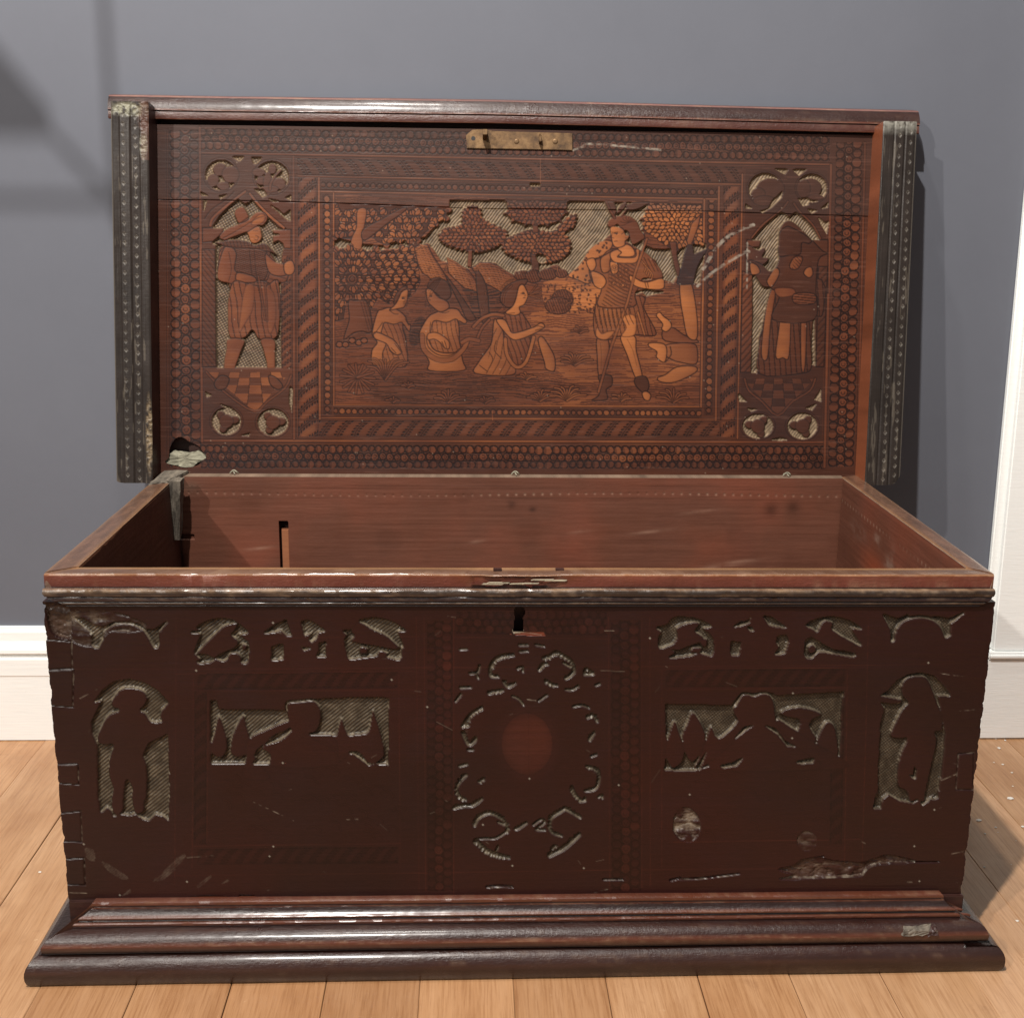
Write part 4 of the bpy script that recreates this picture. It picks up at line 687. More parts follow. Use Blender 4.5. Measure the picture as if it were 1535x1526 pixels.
# tint and relief
ny, nx = fc.ny, fc.nx
big = fbm(ny, nx, 130, 180, 4, 22); gr = fbm(ny, nx, 3, 110, 4, 23); sp = fbm(ny, nx, 8, 8, 3, 28)
DK, MD, LT = lin(25, 12, 11), lin(42, 20, 17), lin(82, 42, 30)
oval = np.exp(-(np.hypot((FX_ - 790)/44, (FY_ - 1115)/52)**6)); tn = np.clip((fc.tone + .30*oval)*(.75 + .5*big) + .10*(gr - .5) + .08*np.clip((FY_ - 1150)/200, 0, 1), 0, 1.2)[..., None]
col = np.where(tn < .5, DK + (MD - DK)*(tn/.5), MD + (LT - MD)*((tn - .5)/.5))
col = col*(1 - .6*np.clip(fc.ink, 0, 1)[..., None])
redp = np.clip(fbm(ny, nx, 120, 150, 3, 61)*2 - .7, 0, 1)[..., None]; col = col*(1 + redp*np.array([.35, .02, -.02]))
S = blur(fc.sunk, 2); So = fc.sunk > .45
hp = .5 + .5*np.sin(2*np.pi*(FX_*.62 + FY_*.78 + 4*fbm(ny, nx, 50, 50, 3, 78))/4.5)*(.6 + .6*fbm(ny, nx, 16, 16, 3, 178)); rt = np.clip((FX_ - 950)/50, 0, 1); hp = hp*(1 - rt*.8) + rt*.8*(.5 + .5*np.sin(2*np.pi*(FX_*.6 + FY_*.8)/3.3))*(.6 + .4*np.sin(2*np.pi*(FX_*.8 - FY_*.6)/3.6)); hp = np.clip(hp*(.6 + .7*sp), 0, 1)
hatc = lin(34, 27, 22)*(1 - hp[..., None]) + lin(98, 87, 70)*hp[..., None]; hatc = hatc*(.5 + .75*sp[..., None])*fc.hat[..., None]
col = np.where(So[..., None], hatc, col)
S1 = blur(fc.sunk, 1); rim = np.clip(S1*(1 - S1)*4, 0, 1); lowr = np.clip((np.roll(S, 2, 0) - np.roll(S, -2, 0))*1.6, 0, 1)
edge = (np.clip(rim*.95 - .25, 0, 1)*(.1 + .75*sp)*(.25 + 1.0*lowr)*(.35 + .65*fc.hat))[..., None]; col = col*(1 - np.clip(edge, 0, 1)) + lin(150, 138, 116)*np.clip(edge, 0, 1)  # highlight painted on the carved rims, strongest on their lower lips
ch = np.clip(fc.char, 0, 1)[..., None]; col = col*(1 - ch*.7) + lin(26, 22, 20)*ch*.7
rr = np.clip(fc.rough - .9, 0, .5)[..., None]*1.6*sp[..., None]; col = col*(1 - rr) + lin(92, 74, 62)*rr
du = np.clip(fc.dust*(.6 + .6*sp), 0, 1)[..., None]; col = col*(1 - du) + lin(158, 148, 130)*du
spk = blur((rng.random((ny, nx)) > .99993).astype(float), 1)[..., None]*2.2; col = col*(1 - np.clip(spk, 0, 1)) + lin(170, 165, 150)*np.clip(spk, 0, 1)
H2 = -.0042*S + .0007*(hp - .5)*np.clip(S*1.5 - .5, 0, 1) - .0001*blur(fc.ink, 1)*(1 - S) + .0016*(fbm(ny, nx, 90, 240, 3, 32) - .5) + .0003*(gr - .5) - .0026*blur(np.clip(fc.rough, 0, 2.6), 1)*(.6 + .7*sp)
H2 += .0004*np.isin(fc.reg, (42, 43, 45))

# ================================================================== ASSEMBLY
chest = tag(empty('carved_chest'), 'old carved dark cedar chest with its lid open, standing on pine floorboards', 'chest')
def under(o, par):
    o.parent = par; return o
# --- front board (the carved face is the board itself; its figures are its sub-parts)
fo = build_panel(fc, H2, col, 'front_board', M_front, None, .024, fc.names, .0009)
front = fo[0]; under(front, chest)
for o in fo[1:]: o.parent = front
HB = .4545
under(box('front_lining', -.472, .475, .0245, .0300, .03, .436, M_side), front)
del col

# ---------------------------------------------------------------- profile mouldings
def moulding(name, pts, mat, par, nseg=360, wob=.0006, seed=1, frame=None, jitter=None):
    """pts: list of (p, h, xa, xb, colour, wear) along the section; swept from xa to xb with handmade unevenness"""
    pts = [list(q) for q in pts]; n = len(pts); T = np.linspace(0, 1, nseg); P = np.zeros((nseg, n, 3)); col = np.zeros((nseg, n, 3))
    for j, (p, h, xa, xb, c, wr) in enumerate(pts):
        x = xa + (xb - xa)*T; nz = fbm(1, nseg, 1, 60, 5, seed*31 + 0)[0] - .5; nn = fbm(1, nseg, 1, 9, 3, seed*57 + j)[0] - .5
        pp = p + wob*2.2*nz + wob*nn*.9*wr; hh = h + wob*1.4*nz + wob*nn*.9*wr
        if jitter is not None: pp, hh = jitter(j, x, pp, hh)
        P[:, j] = (np.stack([x, -pp, hh], 1) if frame is None else lp(x, hh, pp)); k = fbm(1, nseg, 1, 5, 3, seed*91 + j)[0][:, None]; k2 = fbm(1, nseg, 1, 40, 3, seed*11 + j)[0][:, None]
        base = c*(.7 + .6*k2); wc = lin(168, 140, 112); f = np.clip((k*.55 + k2*.45 - .62 + .22*wr)*3.2, 0, 1)*wr*.8; col[:, j] = base*(1 - f*.75) + wc*f*.75
    V = P.reshape(-1, 3); F = grid_faces(nseg, n, None); 
    nV = len(V); CC = col.reshape(-1, 3); V = np.vstack([V, V[:n], V[-n:]]); CC = np.vstack([CC, CC[:n], CC[-n:]])
    me_o = mesh_np(name, V, F, CC, mat, None); me = me_o.data
    bm = bmesh.new(); bm.from_mesh(me); bm.verts.ensure_lookup_table()
    fs = [bm.faces.new([bm.verts[nV + k + j] for j in range(n)]) for k in (0, n)]
    bmesh.ops.triangulate(bm, faces=fs)
    bmesh.ops.recalc_face_normals(bm, faces=bm.faces)
    bm.to_mesh(me); bm.free()
    me.polygons.foreach_set('use_smooth', np.ones(len(me.polygons), bool)); me.set_sharp_from_angle(angle=math.radians(38))
    return under(me_o, par)
dk, br, rd, blk, tanw, top_ = lin(40, 24, 21), lin(74, 40, 30), lin(104, 54, 38), lin(22, 14, 13), lin(176, 132, 92), lin(98, 70, 54)
# ---- top edge of the front: rim, red fillet, nosed moulding, three grooves
L0, L1 = -.500, .4965
prof = [(-.0235, .4300, L0 + .03, L1 - .02, dk, 0), (-.0235, .4540, L0 + .03, L1 - .02, rd, .3), (-.0225, .4546, L0 + .028, L1 - .02, tanw, .5), (-.012, .4552, L0 + .014, L1 - .012, top_, .6), (-.0012, .4548, L0 + .001, L1, top_, .4), (.0002, .4536, L0, L1, lin(140, 96, 64), .9), (.0006, .4520, L0, L1, rd, .2), (.0006, .4415, L0, L1, lin(92, 46, 36), .35),
        (.0008, .4398, L0, L1, blk, .0), (.0040, .4392, L0 - .001, L1 + .001, lin(92, 66, 48), .8), (.0062, .4375, L0 - .001, L1 + .001, lin(60, 46, 36), .8), (.0068, .4350, L0 - .001, L1 + .001, lin(46, 36, 30), .4), (.0064, .4318, L0 + .001, L1, dk, .5), (.0042, .4308, L0 + .002, L1 - .001, blk, 0), (.0050, .4296, L0 + .004, L1 - .002, dk, .45), (.0050, .4262, L0 + .010, L1 - .004, dk, .2),
        (.0034, .4252, L0 + .012, L1 - .006, blk, 0), (.0042, .4240, L0 + .016, L1 - .008, lin(56, 46, 40), .5), (.0040, .4226, L0 + .018, L1 - .010, dk, .3), (.0024, .4212, L0 + .020, L1 - .012, blk, .0), (.0028, .4200, L0 + .022, L1 - .014, dk, .2), (-.002, .4192, L0 + .024, L1 - .016, dk, 0), (-.002, .4300, L0 + .026, L1 - .018, dk, 0)]
def chip(j, x, pp, hh):
    if 3 <= j <= 8:      # splintered patch above the keyhole, worn hollows
        g = np.exp(-((x + .010)/.05)**4)*(.35 + .9*fbm(1, len(x), 1, 4, 3, 5)[0]); pp = pp - .0042*g*(6 <= j <= 8); hh = hh - .0014*g
        g2 = np.exp(-((x + .335)/.03)**2); hh = hh - .0012*g2*(j in (4, 5)); pp = pp - .0016*g2*(j in (4, 5, 6))
    if 9 <= j <= 12:
        e = np.clip((fbm(1, len(x), 1, 20, 4, 77)[0] - .5)*3, 0, 1); pp = pp - .0022*e
    return pp, hh
moulding('rim_moulding', prof, M_trim, chest, 520, .0007, 3, jitter=chip)
# two staple slots in the rim
for x in (-.031, .035):
    box('staple_slot', x - .0045, x + .0045, .0125, .0185, .4535, .4562, M_dark, chest, .0004)
# splinters above the keyhole
for k in range(9):
    x = -.045 + k*.009 + random.uniform(-.004, .004); z = .4455 + random.uniform(-.003, .003)
    hexa('splinter', [(x - .012, -.0016, z), (x + .010, -.0014, z - .0003), (x + .010, .0006, z), (x - .012, .0006, z), (x - .009, -.0018, z + .0011), (x + .012, -.0014, z + .0008), (x + .012, .0006, z + .001), (x - .009, .0006, z + .001)], M_raw if k % 3 else M_side, chest)

# ---- base moulding and plinth
def warp(x): return 1 + -.10*(x/.54)
xa_k, xb_k = [(0, -.462), (.010, -.476), (.020, -.501), (.037, -.523), (.045, -.5405), (.06, -.5405)], [(0, .465), (.010, .477), (.020, .507), (.037, .522), (.045, .541), (.06, .541)]
XA = lambda p: float(np.interp(p, *zip(*xa_k))); XB = lambda p: float(np.interp(p, *zip(*xb_k)))
def bj(j, x, pp, hh): return pp*warp(x) - .0002, hh
br2, dk2, gl2 = lin(86, 46, 31), lin(38, 20, 17), lin(50, 28, 23)
upm = [(-.003, .0500, dk2, 0), (-.003, .0790, br, 0), (.0070, .0796, br2, .35), (.0092, .0785, br2, .4), (.0100, .0765, br2, .2), (.0096, .0748, br, 0), (.0076, .0738, blk, 0), (.0084, .0724, br2, .4), (.0104, .0718, dk2, .2), (.0112, .0700, dk2, 0), (.0128, .0672, dk2, 0), (.0156, .0656, br2, .35), (.0168, .0645, br2, .4), (.0168, .0628, br, .1), (.0150, .0618, blk, 0), (.0160, .0606, blk, 0), (.0186, .0602, br2, .4), (.0196, .0590, br2, .2), (.0196, .0566, br, .1), (.0186, .0552, dk2, 0),
       (.0205, .0546, dk2, .1), (.0245, .0545, gl2, .15), (.0285, .0534, gl2, .2), (.0320, .0512, gl2, .2), (.0347, .0482, gl2, .15), (.0362, .0452, br2, .5), (.0370, .0436, br2, .5), (.0372, .0426, br, .3), (.0368, .0368, dk2, .1), (.0345, .0340, blk, 0), (.029, .0330, blk, 0), (-.003, .0330, blk, 0)]
moulding('base_moulding', [(p, h, XA(max(p, .008)), XB(max(p, .008)), c, w) for p, h, c, w in upm], M_trim, chest, 560, .0006, 7, jitter=bj)
lom = [(-.003, .002, dk2, 0), (-.003, .0320, dk2, 0), (.030, .0322, dk2, .1), (.0335, .0316, gl2, .15), (.0375, .0296, gl2, .2), (.0410, .0262, gl2, .2), (.0432, .0225, gl2, .25), (.0446, .0180, gl2, .1), (.0450, .0135, dk2, .1), (.0448, .0090, dk2, .1), (.0438, .0045, dk2, .2), (.0420, .0012, dk2, .4), (.0400, .0006, blk, 0)]
moulding('plinth', [(p, h, -.4955 - max(p, 0), .496 + max(p, 0), c, w) for p, h, c, w in lom], M_trim, chest, 560, .0008, 9, jitter=bj)
# returns of the plinth along both ends
def end_return(sgn):
    x0 = -.5405 if sgn < 0 else .541; F = lambda p, h: (x0 + sgn*(p - .045), h); S_ = [(p, h) for p, h, c, w in lom]; ys = np.linspace(-.040, .478, 120); V = []; col = []
    nz = fbm(1, 120, 1, 30, 4, 40 + sgn)[0] - .5
    for i, y in enumerate(ys):
        for (p, h, c, w) in lom:
            px = p if p > 0 else .0; V.append((x0 + sgn*(px - .045) + .001*nz[i], min(y, 1) if True else 0, h)); col.append(c*.9)
    V = np.array(V); n = len(lom)
    for i in range(120):       # mitre with the front piece
        for j, (p, h, c, w) in enumerate(lom):
            if i == 0: V[i*n + j, 1] = -(max(p, 0))*warp(x0) + .0006
    return under(mesh_np('plinth_return', V, grid_faces(120, n, None, sgn < 0), np.array(col), M_trim, None), chest)
end_return(-1); end_return(1)
box('plinth_block', -.5025, -.4605, -.0035, .020, .0335, .0775, M_dark, chest, .0012)
box('plinth_block', .4640, .5025, -.0035, .020, .0335, .0745, M_dark, chest, .0012)
# nail stub and loss on the right of the base moulding
# ---- back, side and bottom boards with painted inner faces
class Grid:
    pass
def face_board(name, A, B, Cc, D, nx, ny, Nn, thick, paint, mat, par, seed):
    """board with painted face A-B (top) to D-C (bottom); paint(S,T,fields)->colour,height"""
    S, T = np.meshgrid(np.linspace(0, 1, nx), np.linspace(0, 1, ny)); A, B, Cc, D = map(lambda q: np.array(q, float), (A, B, Cc, D))
    P = (A*(1 - S)[..., None] + B*S[..., None])*(1 - T)[..., None] + (D*(1 - S)[..., None] + Cc*S[..., None])*T[..., None]
    col, h = paint(S, T, P, nx, ny, seed); Nn = np.array(Nn, float); P = P + Nn*h[..., None]
    ring = np.concatenate([np.arange(nx), np.arange(1, ny)*nx + nx - 1, (ny - 1)*nx + np.arange(nx - 2, -1, -1), np.arange(ny - 2, 0, -1)*nx])
    V = P.reshape(-1, 3); cc = col.reshape(-1, 3); Ar = V[ring]; Br = Ar - Nn*thick; n0 = len(V); n = len(ring); V = np.vstack([V, Ar, Br]); 
    topc = np.where((np.arange(n) < nx)[:, None], cc[ring]*0 + lin(124, 104, 88)*(.5 + .9*fbm(1, n, 1, 12, 4, seed)[0][:, None]), cc[ring])
    cc = np.vstack([cc, topc, topc]); i = np.arange(n); j = (i + 1) % n
    F = np.vstack([grid_faces(ny, nx), np.stack([n0 + i, n0 + j, n0 + n + j, n0 + n + i], 1), ])
    o = mesh_np(name, V, F, cc, mat, None); bm = bmesh.new(); bm.from_mesh(o.data); bm.verts.ensure_lookup_table()
    c4 = [n0 + n, n0 + n + nx - 1, n0 + n + nx + ny - 2, n0 + n + 2*nx + ny - 3]; bm.faces.new([bm.verts[k] for k in c4]) ; bmesh.ops.recalc_face_normals(bm, faces=bm.faces); bm.to_mesh(o.data); bm.free()
    return under(o, par)
def inner_paint(tone=1.0, kind=''):
    def f(S, T, P, nx, ny, seed):
        big = fbm(ny, nx, 60, 90, 4, seed); gr = fbm(ny, nx, 2.5, 80, 4, seed + 1); sp = fbm(ny, nx, 5, 12, 4, seed + 2)
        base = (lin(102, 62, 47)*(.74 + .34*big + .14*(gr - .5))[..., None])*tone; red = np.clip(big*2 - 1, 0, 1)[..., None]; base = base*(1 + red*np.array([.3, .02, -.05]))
        base = base*(1 - .12*np.clip((fbm(ny, nx, 25, 40, 3, seed + 6) - .58)*5, 0, 1))[..., None]; fine = fbm(ny, nx, 1.6, 26, 3, seed + 9)[..., None]; base = base*(.93 + .14*fine)
        h = .0005*(gr - .5); x, z = P[..., 0], P[..., 2]
        if kind == 'back':
            d = ((x/.0125) % 1 - .5)*.0125; dot = np.exp(-((d/.0016)**2 + ((z - (.4300 + .002*np.sin(x*9)))/.0016)**2)); k = dot*np.clip(fbm(ny, nx, 30, 40, 2, 91)*2.2 - .35, 0, 1)*np.clip((x + .2)*5, .35, 1)
            base = base*(1 - k[..., None]*.7) + lin(160, 128, 108)*k[..., None]*.7; h = h - .0006*dot
            for zz in (.4425, .4385, .424): base = base*(1 - .25*np.exp(-((z - zz - .0008*np.sin(x*14))/.0007)**2))[..., None]
            m = np.exp(-(((x + .455)/.017)**2 + ((z - .44)/.012)**2)*1.5)[..., None]; base = base*(1 - .4*m) + lin(98, 80, 66)*.4*m
            for (cx, cz, rx, rz, kk) in ((.375, .408, .010, .010, .5), (.407, .412, .010, .010, .45), (.0, .415, .006, .006, .4), (.03, .408, .005, .004, .5)):
                mm = np.exp(-(((x - cx)/rx)**2 + ((z - cz)/rz)**2))[..., None]*kk; base = base*(1 - mm)
            for (cx, cz, l) in ((.27, .405, .022), (.2, .375, .025), (.1, .375, .015), (-.36, .35, .02), (-.05, .36, .012), (.33, .33, .03), (.30, .322, .04)):
                mm = np.exp(-(((x - cx)/l)**2 + ((z - cz - .12*(x - cx))/.0022)**2))[..., None]*.4*sp[..., None]*1.4; base = base*(1 - mm) + lin(165, 128, 108)*mm
            slot = (x > -.332) & (x < -.3285) & (z < .389); cap = (x > -.3285) & (x < -.3190) & (z < .389) & (z > .3775); bat = (x > -.3285) & (x < -.3190) & (z <= .3775)
            h = np.where(slot | cap, -.012, h); h = np.where(bat, -.0012, h); base = np.where(bat[..., None], lin(150, 96, 66)*(.75 + .4*gr[..., None]), base); base = np.where((slot | cap)[..., None], lin(40, 22, 18), base)
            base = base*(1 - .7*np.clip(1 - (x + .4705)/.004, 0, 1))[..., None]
            gg = (np.abs(z - .366 - .06*(x + .47)) < .0035) & (x < -.452); h = np.where(gg, -.003, h)
        if kind == 'right':
            yy = P[..., 1]; d = ((yy/.0125) % 1 - .5)*.0125; dot = np.exp(-((d/.0016)**2 + ((z - .4245)/.0016)**2)); k = dot*np.clip(fbm(ny, nx, 30, 30, 2, 95)*2.4 - .3, 0, 1); base = base*(1 - k[..., None]*.75) + lin(160, 130, 110)*k[..., None]*.75
            for (cy, cz, r1, r2, kk) in ((.30, .41, .010, .008, .7), (.255, .385, .014, .012, .6), (.24, .40, .008, .014, .4), (.20, .37, .016, .016, .5), (.38, .40, .03, .01, .3)):
                mm = np.exp(-(((yy - cy)/r1)**2 + ((z - cz)/r2)**2))[..., None]*kk*np.clip(sp*2.6 - .7, 0, 1)[..., None]; base = base*(1 - mm) + lin(150, 130, 116)*mm
            mm = np.exp(-(((yy - .30)/.05)**2 + ((z - .37)/.02)**2))[..., None]*.5; base = base*(1 - mm) + lin(150, 68, 36)*mm
            base = base*(1 + .35*np.exp(-((z - .452)/.002)**2))[..., None]
        return np.clip(base, 0, 1), h
    return f
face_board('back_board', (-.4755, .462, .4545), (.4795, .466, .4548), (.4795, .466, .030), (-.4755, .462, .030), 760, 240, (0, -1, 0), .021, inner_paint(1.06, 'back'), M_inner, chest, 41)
face_board('side_board', (.4755, .462, .4552), (.4745, .0238, .4552), (.4745, .0238, .030), (.4755, .462, .030), 320, 200, (-1, 0, 0), .0215, inner_paint(.95, 'right'), M_inner, chest, 43)
face_board('side_board', (-.4715, .0238, .4552), (-.4715, .462, .4552), (-.4715, .462, .030), (-.4715, .0238, .030), 320, 200, (1, 0, 0), .0245, inner_paint(.55, 'left'), M_inner, chest, 45)  # shade of the unlit left side painted in by the darker tone
box('bottom_board', -.49, .49, .032, .46, .034, .052, M_side, chest)
# worn top edges of the two sides, mitred into the front rim
def rim_strip(pts, seed):
    (x0, y0), (x1, y1), (x2, y2), (x3, y3) = pts; nx, ny = 14, 260; S, T = np.meshgrid(np.linspace(0, 1, nx), np.linspace(0, 1, ny))
    Xs = (x0*(1 - S) + x1*S)*(1 - T) + (x3*(1 - S) + x2*S)*T; Ys = (y0*(1 - S) + y1*S)*(1 - T) + (y3*(1 - S) + y2*S)*T
    Z = .4562 + .0008*(fbm(ny, nx, 30, 14, 3, seed) - .5) - .0012*((np.abs(S - .5)*2)**8); k = fbm(ny, nx, 12, 3, 4, seed + 1); e = np.clip(np.abs(S - .5)*2*1.6 - .9, 0, 1)
    c = top_*(.6 + .8*k[..., None]); c = c*(1 - e[..., None]*.55) + tanw*.9*e[..., None]*.55; hat = (np.abs((T*90) % 1 - .5) < .12) & (S > .3) & (S < .7) & (k > .5); c = np.where(hat[..., None], c*1.35, c)
    n = nx; V = np.stack([Xs, Ys, Z], -1); o = mesh_np('rim_edge', V.reshape(-1, 3), grid_faces(ny, nx), np.clip(c, 0, 1).reshape(-1, 3), M_trim, None); bm = bmesh.new(); bm.from_mesh(o.data)
    bd = [e_ for e_ in bm.edges if e_.is_boundary]; r = bmesh.ops.extrude_edge_only(bm, edges=bd); vs = [v for v in r['geom'] if isinstance(v, bmesh.types.BMVert)]
    for v in vs: v.co.z -= .0035
    bmesh.ops.recalc_face_normals(bm, faces=bm.faces); bm.to_mesh(o.data); bm.free()
    if sum(p.normal.z*p.area for p in o.data.polygons) < 0: o.data.flip_normals()
    return under(o, chest)
rim_strip([(-.4995, .0012), (-.4715, .0228), (-.4715, .4700), (-.4965, .4830)], 60)
rim_strip([(.4965, .0010), (.4755, .0228), (.4765, .4720), (.5030, .4840)], 64)
# bare broken post in the back left corner, small slot block below it
def lump(name, pts, mat, par, sub=2, amp=.002, seed=3):
    o = hexa(name, pts, mat, None); bm = bmesh.new(); bm.from_mesh(o.data); bmesh.ops.subdivide_edges(bm, edges=bm.edges[:], cuts=sub*2 + 1, use_grid_fill=True); r = random.Random(seed)
    for v in bm.verts: v.co += Vector((r.uniform(-1, 1), r.uniform(-1, 1), r.uniform(-1, 1)))*amp
    bm.to_mesh(o.data); bm.free(); return under(o, par)
lump('corner_patch', [(-.4725, .425, .372), (-.4640, .425, .372), (-.4640, .437, .372), (-.4725, .437, .372), (-.4735, .415, .4588), (-.4560, .415, .4588), (-.4560, .440, .4588), (-.4735, .440, .4588)], M_grey, chest, 2, .0009, 5)
lump('corner_patch', [(-.4960, .40, .4545), (-.4725, .415, .4545), (-.4600, .4830, .4545), (-.4950, .4830, .4545), (-.4950, .402, .4585), (-.4735, .417, .4588), (-.4610, .4825, .4590), (-.4940, .4825, .4590)], M_grey, chest, 2, .0007, 6)
q = on(1380, 1392, 1, -.031)
for k, (dx, dw, dz, mt) in enumerate(((-.012, .010, .0, M_grey), (.002, .013, .0008, M_grey), (.013, .007, -.0006, M_dark))):
    cx = q[0] + dx; lump('moulding_loss', [(cx - dw, -.0358, q[2] - .0062), (cx + dw*.8, -.0352, q[2] - .0056), (cx + dw, -.026, q[2] - .001), (cx - dw*.9, -.026, q[2] - .001), (cx - dw*.7, -.0345, q[2] - .0012 + dz), (cx + dw*.5, -.0338, q[2] - .0002), (cx + dw*.8, -.027, q[2] + .0026 + dz), (cx - dw*.6, -.0275, q[2] + .0020)], mt, chest, 1, .0009, 20 + k)
# ---- lid
VT = .521
lid = under(lbox('lid', -.549, .556, .004, VT - .004, -.034, -.0235, M_back, None, .002), chest)
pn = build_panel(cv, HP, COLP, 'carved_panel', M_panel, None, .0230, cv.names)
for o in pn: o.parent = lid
# top rail with ovolo, in lid coordinates (w forward, v up)
VY = lambda py, w: float(lid_uv(np.array([770.]), np.array([float(py)]), w)[1][0])
rl = [(w, VY(py, w), c, k) for py, w, c, k in ((187, -.022, br, 0), (150.2, -.022, br, .2), (151.2, .0000, lin(100, 62, 54), .5), (152.4, .0028, lin(132, 92, 84), .6), (154, .0040, dk2, .2), (157.5, .0062, gl2, .15), (161, .0080, gl2, .2), (165, .0092, gl2, .2), (169, .0098, gl2, .3), (171.4, .0100, br2, .4), (172.4, .0101, lin(120, 84, 74), .6), (173.2, .0074, blk, 0), (174.6, .0078, lin(84, 52, 44), .3), (183.5, .0082, lin(76, 44, 37), .25), (185.6, .0076, br2, .3), (186.4, .0064, dk2, .1), (187, .0, blk, 0), (187, -.022, blk, 0))]
UA, VA = lid_uv(np.array([163., 1377.]), np.array([143., 167.]), .003); VB = VY(151.4, .003)
def skew(j, x, pp, hh): return pp, hh + np.interp(x, [UA[0], 0, UA[1]], [VA[0] - VB, 0, VA[1] - VB])
moulding('top_rail', [(p, h, UA[0], UA[1], c, w) for p, h, c, w in rl], M_trim, lid, 520, .0006, 15, frame='lid', jitter=skew)
# stop block seen under the rail at the left end, side battens with punched lozenges
def batten(uL0, uR0, uL1, uR1, v0, v1, seed, sgn, wl=.0445):
    nx, ny = 58, 620; S, T = np.meshgrid(np.linspace(0, 1, nx), np.linspace(0, 1, ny))   # T=0 top
    U_ = (uL1*(1 - S) + uR1*S)*(1 - T) + (uL0*(1 - S) + uR0*S)*T; V_ = v1*(1 - T) + v0*T; w = .050; xm = S*w*1000; ym = T*(v1 - v0)*1000
    out = S if sgn > 0 else 1 - S        # 0 = inner edge, 1 = outer edge
    prof_ = np.interp(out, [0, .03, .30, .34, .38, .62, .66, .70, .90, .95, 1], [-.0012, 0, 0, -.0014, 0, .0002, -.0014, 0, 0, -.0008, -.0022]) if sgn > 0 else np.interp(out, [0, .04, .22, .26, .46, .49, .52, .76, .80, .94, 1], [-.0012, 0, 0, -.0012, 0, -.0012, 0, 0, -.0012, 0, -.0024])
    big = fbm(ny, nx, 60, 30, 4, seed); gr = fbm(ny, nx, 70, 2, 4, seed + 1); sp = fbm(ny, nx, 5, 5, 3, seed + 2)
    c = lin(44, 37, 33)*(.6 + .65*big + .3*(gr - .5))[..., None]; k = 0; dh = 0
    for cxm, off in (((.50, 0), (.82, 4.5)) if sgn > 0 else ((.36, 0), (.68, 4.))):
        cx = cxm*w*1000; cx = cx if sgn > 0 else (1 - cxm)*w*1000 if False else ((1 - cxm)*w*1000)
        per = 13.2; row = np.floor((ym + off)/per); hv = ((row*7919.13 + seed) % 1.0)*0 + ((np.sin(row*12.9898 + seed)*43758.5) % 1); dy = ((ym + off) % per - per/2) + (hv - .5)*2.6; dx = xm - cx - (hv - .5)*.8
        d = np.abs(dx)/2.7 + np.abs(dy)/3.6; ring = np.clip(1 - np.abs(d - .8)/.26, 0, 1) + np.clip(1 - d/.36, 0, 1); q = np.clip(ring, 0, 1)*(.45 + .55*hv); k = np.maximum(k, q); dh = dh - .0007*np.clip(1.1 - d, 0, 1)
    k = k*np.clip(.35 + 1.1*sp*big*2, 0, 1); c = c*(1 - .6*k[..., None]) + lin(160, 152, 140)*.6*k[..., None]
    wearm = np.clip((fbm(ny, nx, 45, 4, 3, seed + 7) - .69)*5, 0, .25)[..., None]; c = c*(1 - wearm) + lin(128, 118, 104)*wearm
    ed = np.clip((out - .955)*30, 0, 1)[..., None]*.35; c = c*(1 - ed) + lin(150, 142, 130)*ed
    hh = prof_ + dh + .0004*(gr - .5) + .001*(big - .5)
    if sgn < 0:   # pale broken patches on the left batten
        for (cs, cv_, rs, rv, kk, col_) in ((.5, .02, .55, .018, .75, lin(150, 148, 128)), (.86, .11, .10, .035, .8, lin(150, 146, 128)), (.92, .87, .09, .10, .8, lin(140, 122, 96)), (.90, .03, .2, .05, .5, lin(96, 70, 60))):
            mm = np.clip((1.2 - np.hypot((S - cs)/rs, (T - cv_)/rv))*2, 0, 1)*np.clip(sp*3 - .8, 0, 1)*kk; c = c*(1 - mm[..., None]) + col_*mm[..., None]; hh = hh - .0022*mm*sp
        inner_b = (S > .80)[..., None]; c = np.where(inner_b & (T < .15)[..., None], c*.6 + lin(92, 60, 48)*.4, c)
    else:
        mm = (np.clip((1.1 - T/.035), 0, 1)*np.clip(sp*2.4 - .3, 0, 1)*.65)[..., None]; c = c*(1 - mm) + lin(160, 158, 148)*mm
    cr = np.clip((T - .965)/.035, 0, 1); V2 = V_.copy(); out_r = np.clip((out - .72)/.28, 0, 1); V2 = V2 + (.013*out_r**2 if sgn > 0 else .003*out_r**3)*np.clip((T - .9)/.1, 0, 1)
    P = lp(U_, V2, wl + hh); V = P.reshape(-1, 3); cc = np.clip(c, 0, 1).reshape(-1, 3)
    ring = np.concatenate([np.arange(nx), np.arange(1, ny)*nx + nx - 1, (ny - 1)*nx + np.arange(nx - 2, -1, -1), np.arange(ny - 2, 0, -1)*nx])
    A = V[ring]; A = A.copy(); B = A - LN*(wl + .021); n0 = len(V); n = len(ring)
    side = np.zeros((n, 3)) + lin(58, 34, 28); isr = (np.arange(n) >= nx) & (np.arange(n) < nx + ny - 1); isl = np.arange(n) >= 2*nx + ny - 2
    if sgn > 0: side[isl] = lin(124, 70, 46); side[isr] = lin(50, 32, 28)  # inner faces: lit tone painted on the right batten, shaded tone on the left
    else: side[isr] = lin(50, 27, 23)
    side = side*(.6 + .8*fbm(1, n, 1, 40, 4, seed + 9)[0][:, None])
    VV = np.vstack([V, A, B]); CC = np.vstack([cc, side, side]); i = np.arange(n); j = (i + 1) % n
    F = np.vstack([grid_faces(ny, nx), np.stack([n0 + i, n0 + n + i, n0 + n + j, n0 + j], 1)[:, ::-1]])
    o = mesh_np('side_batten', VV, F, CC, M_front, None); bm = bmesh.new(); bm.from_mesh(o.data); bmesh.ops.recalc_face_normals(bm, faces=bm.faces); bm.to_mesh(o.data); bm.free()
    o.parent = lid; return o
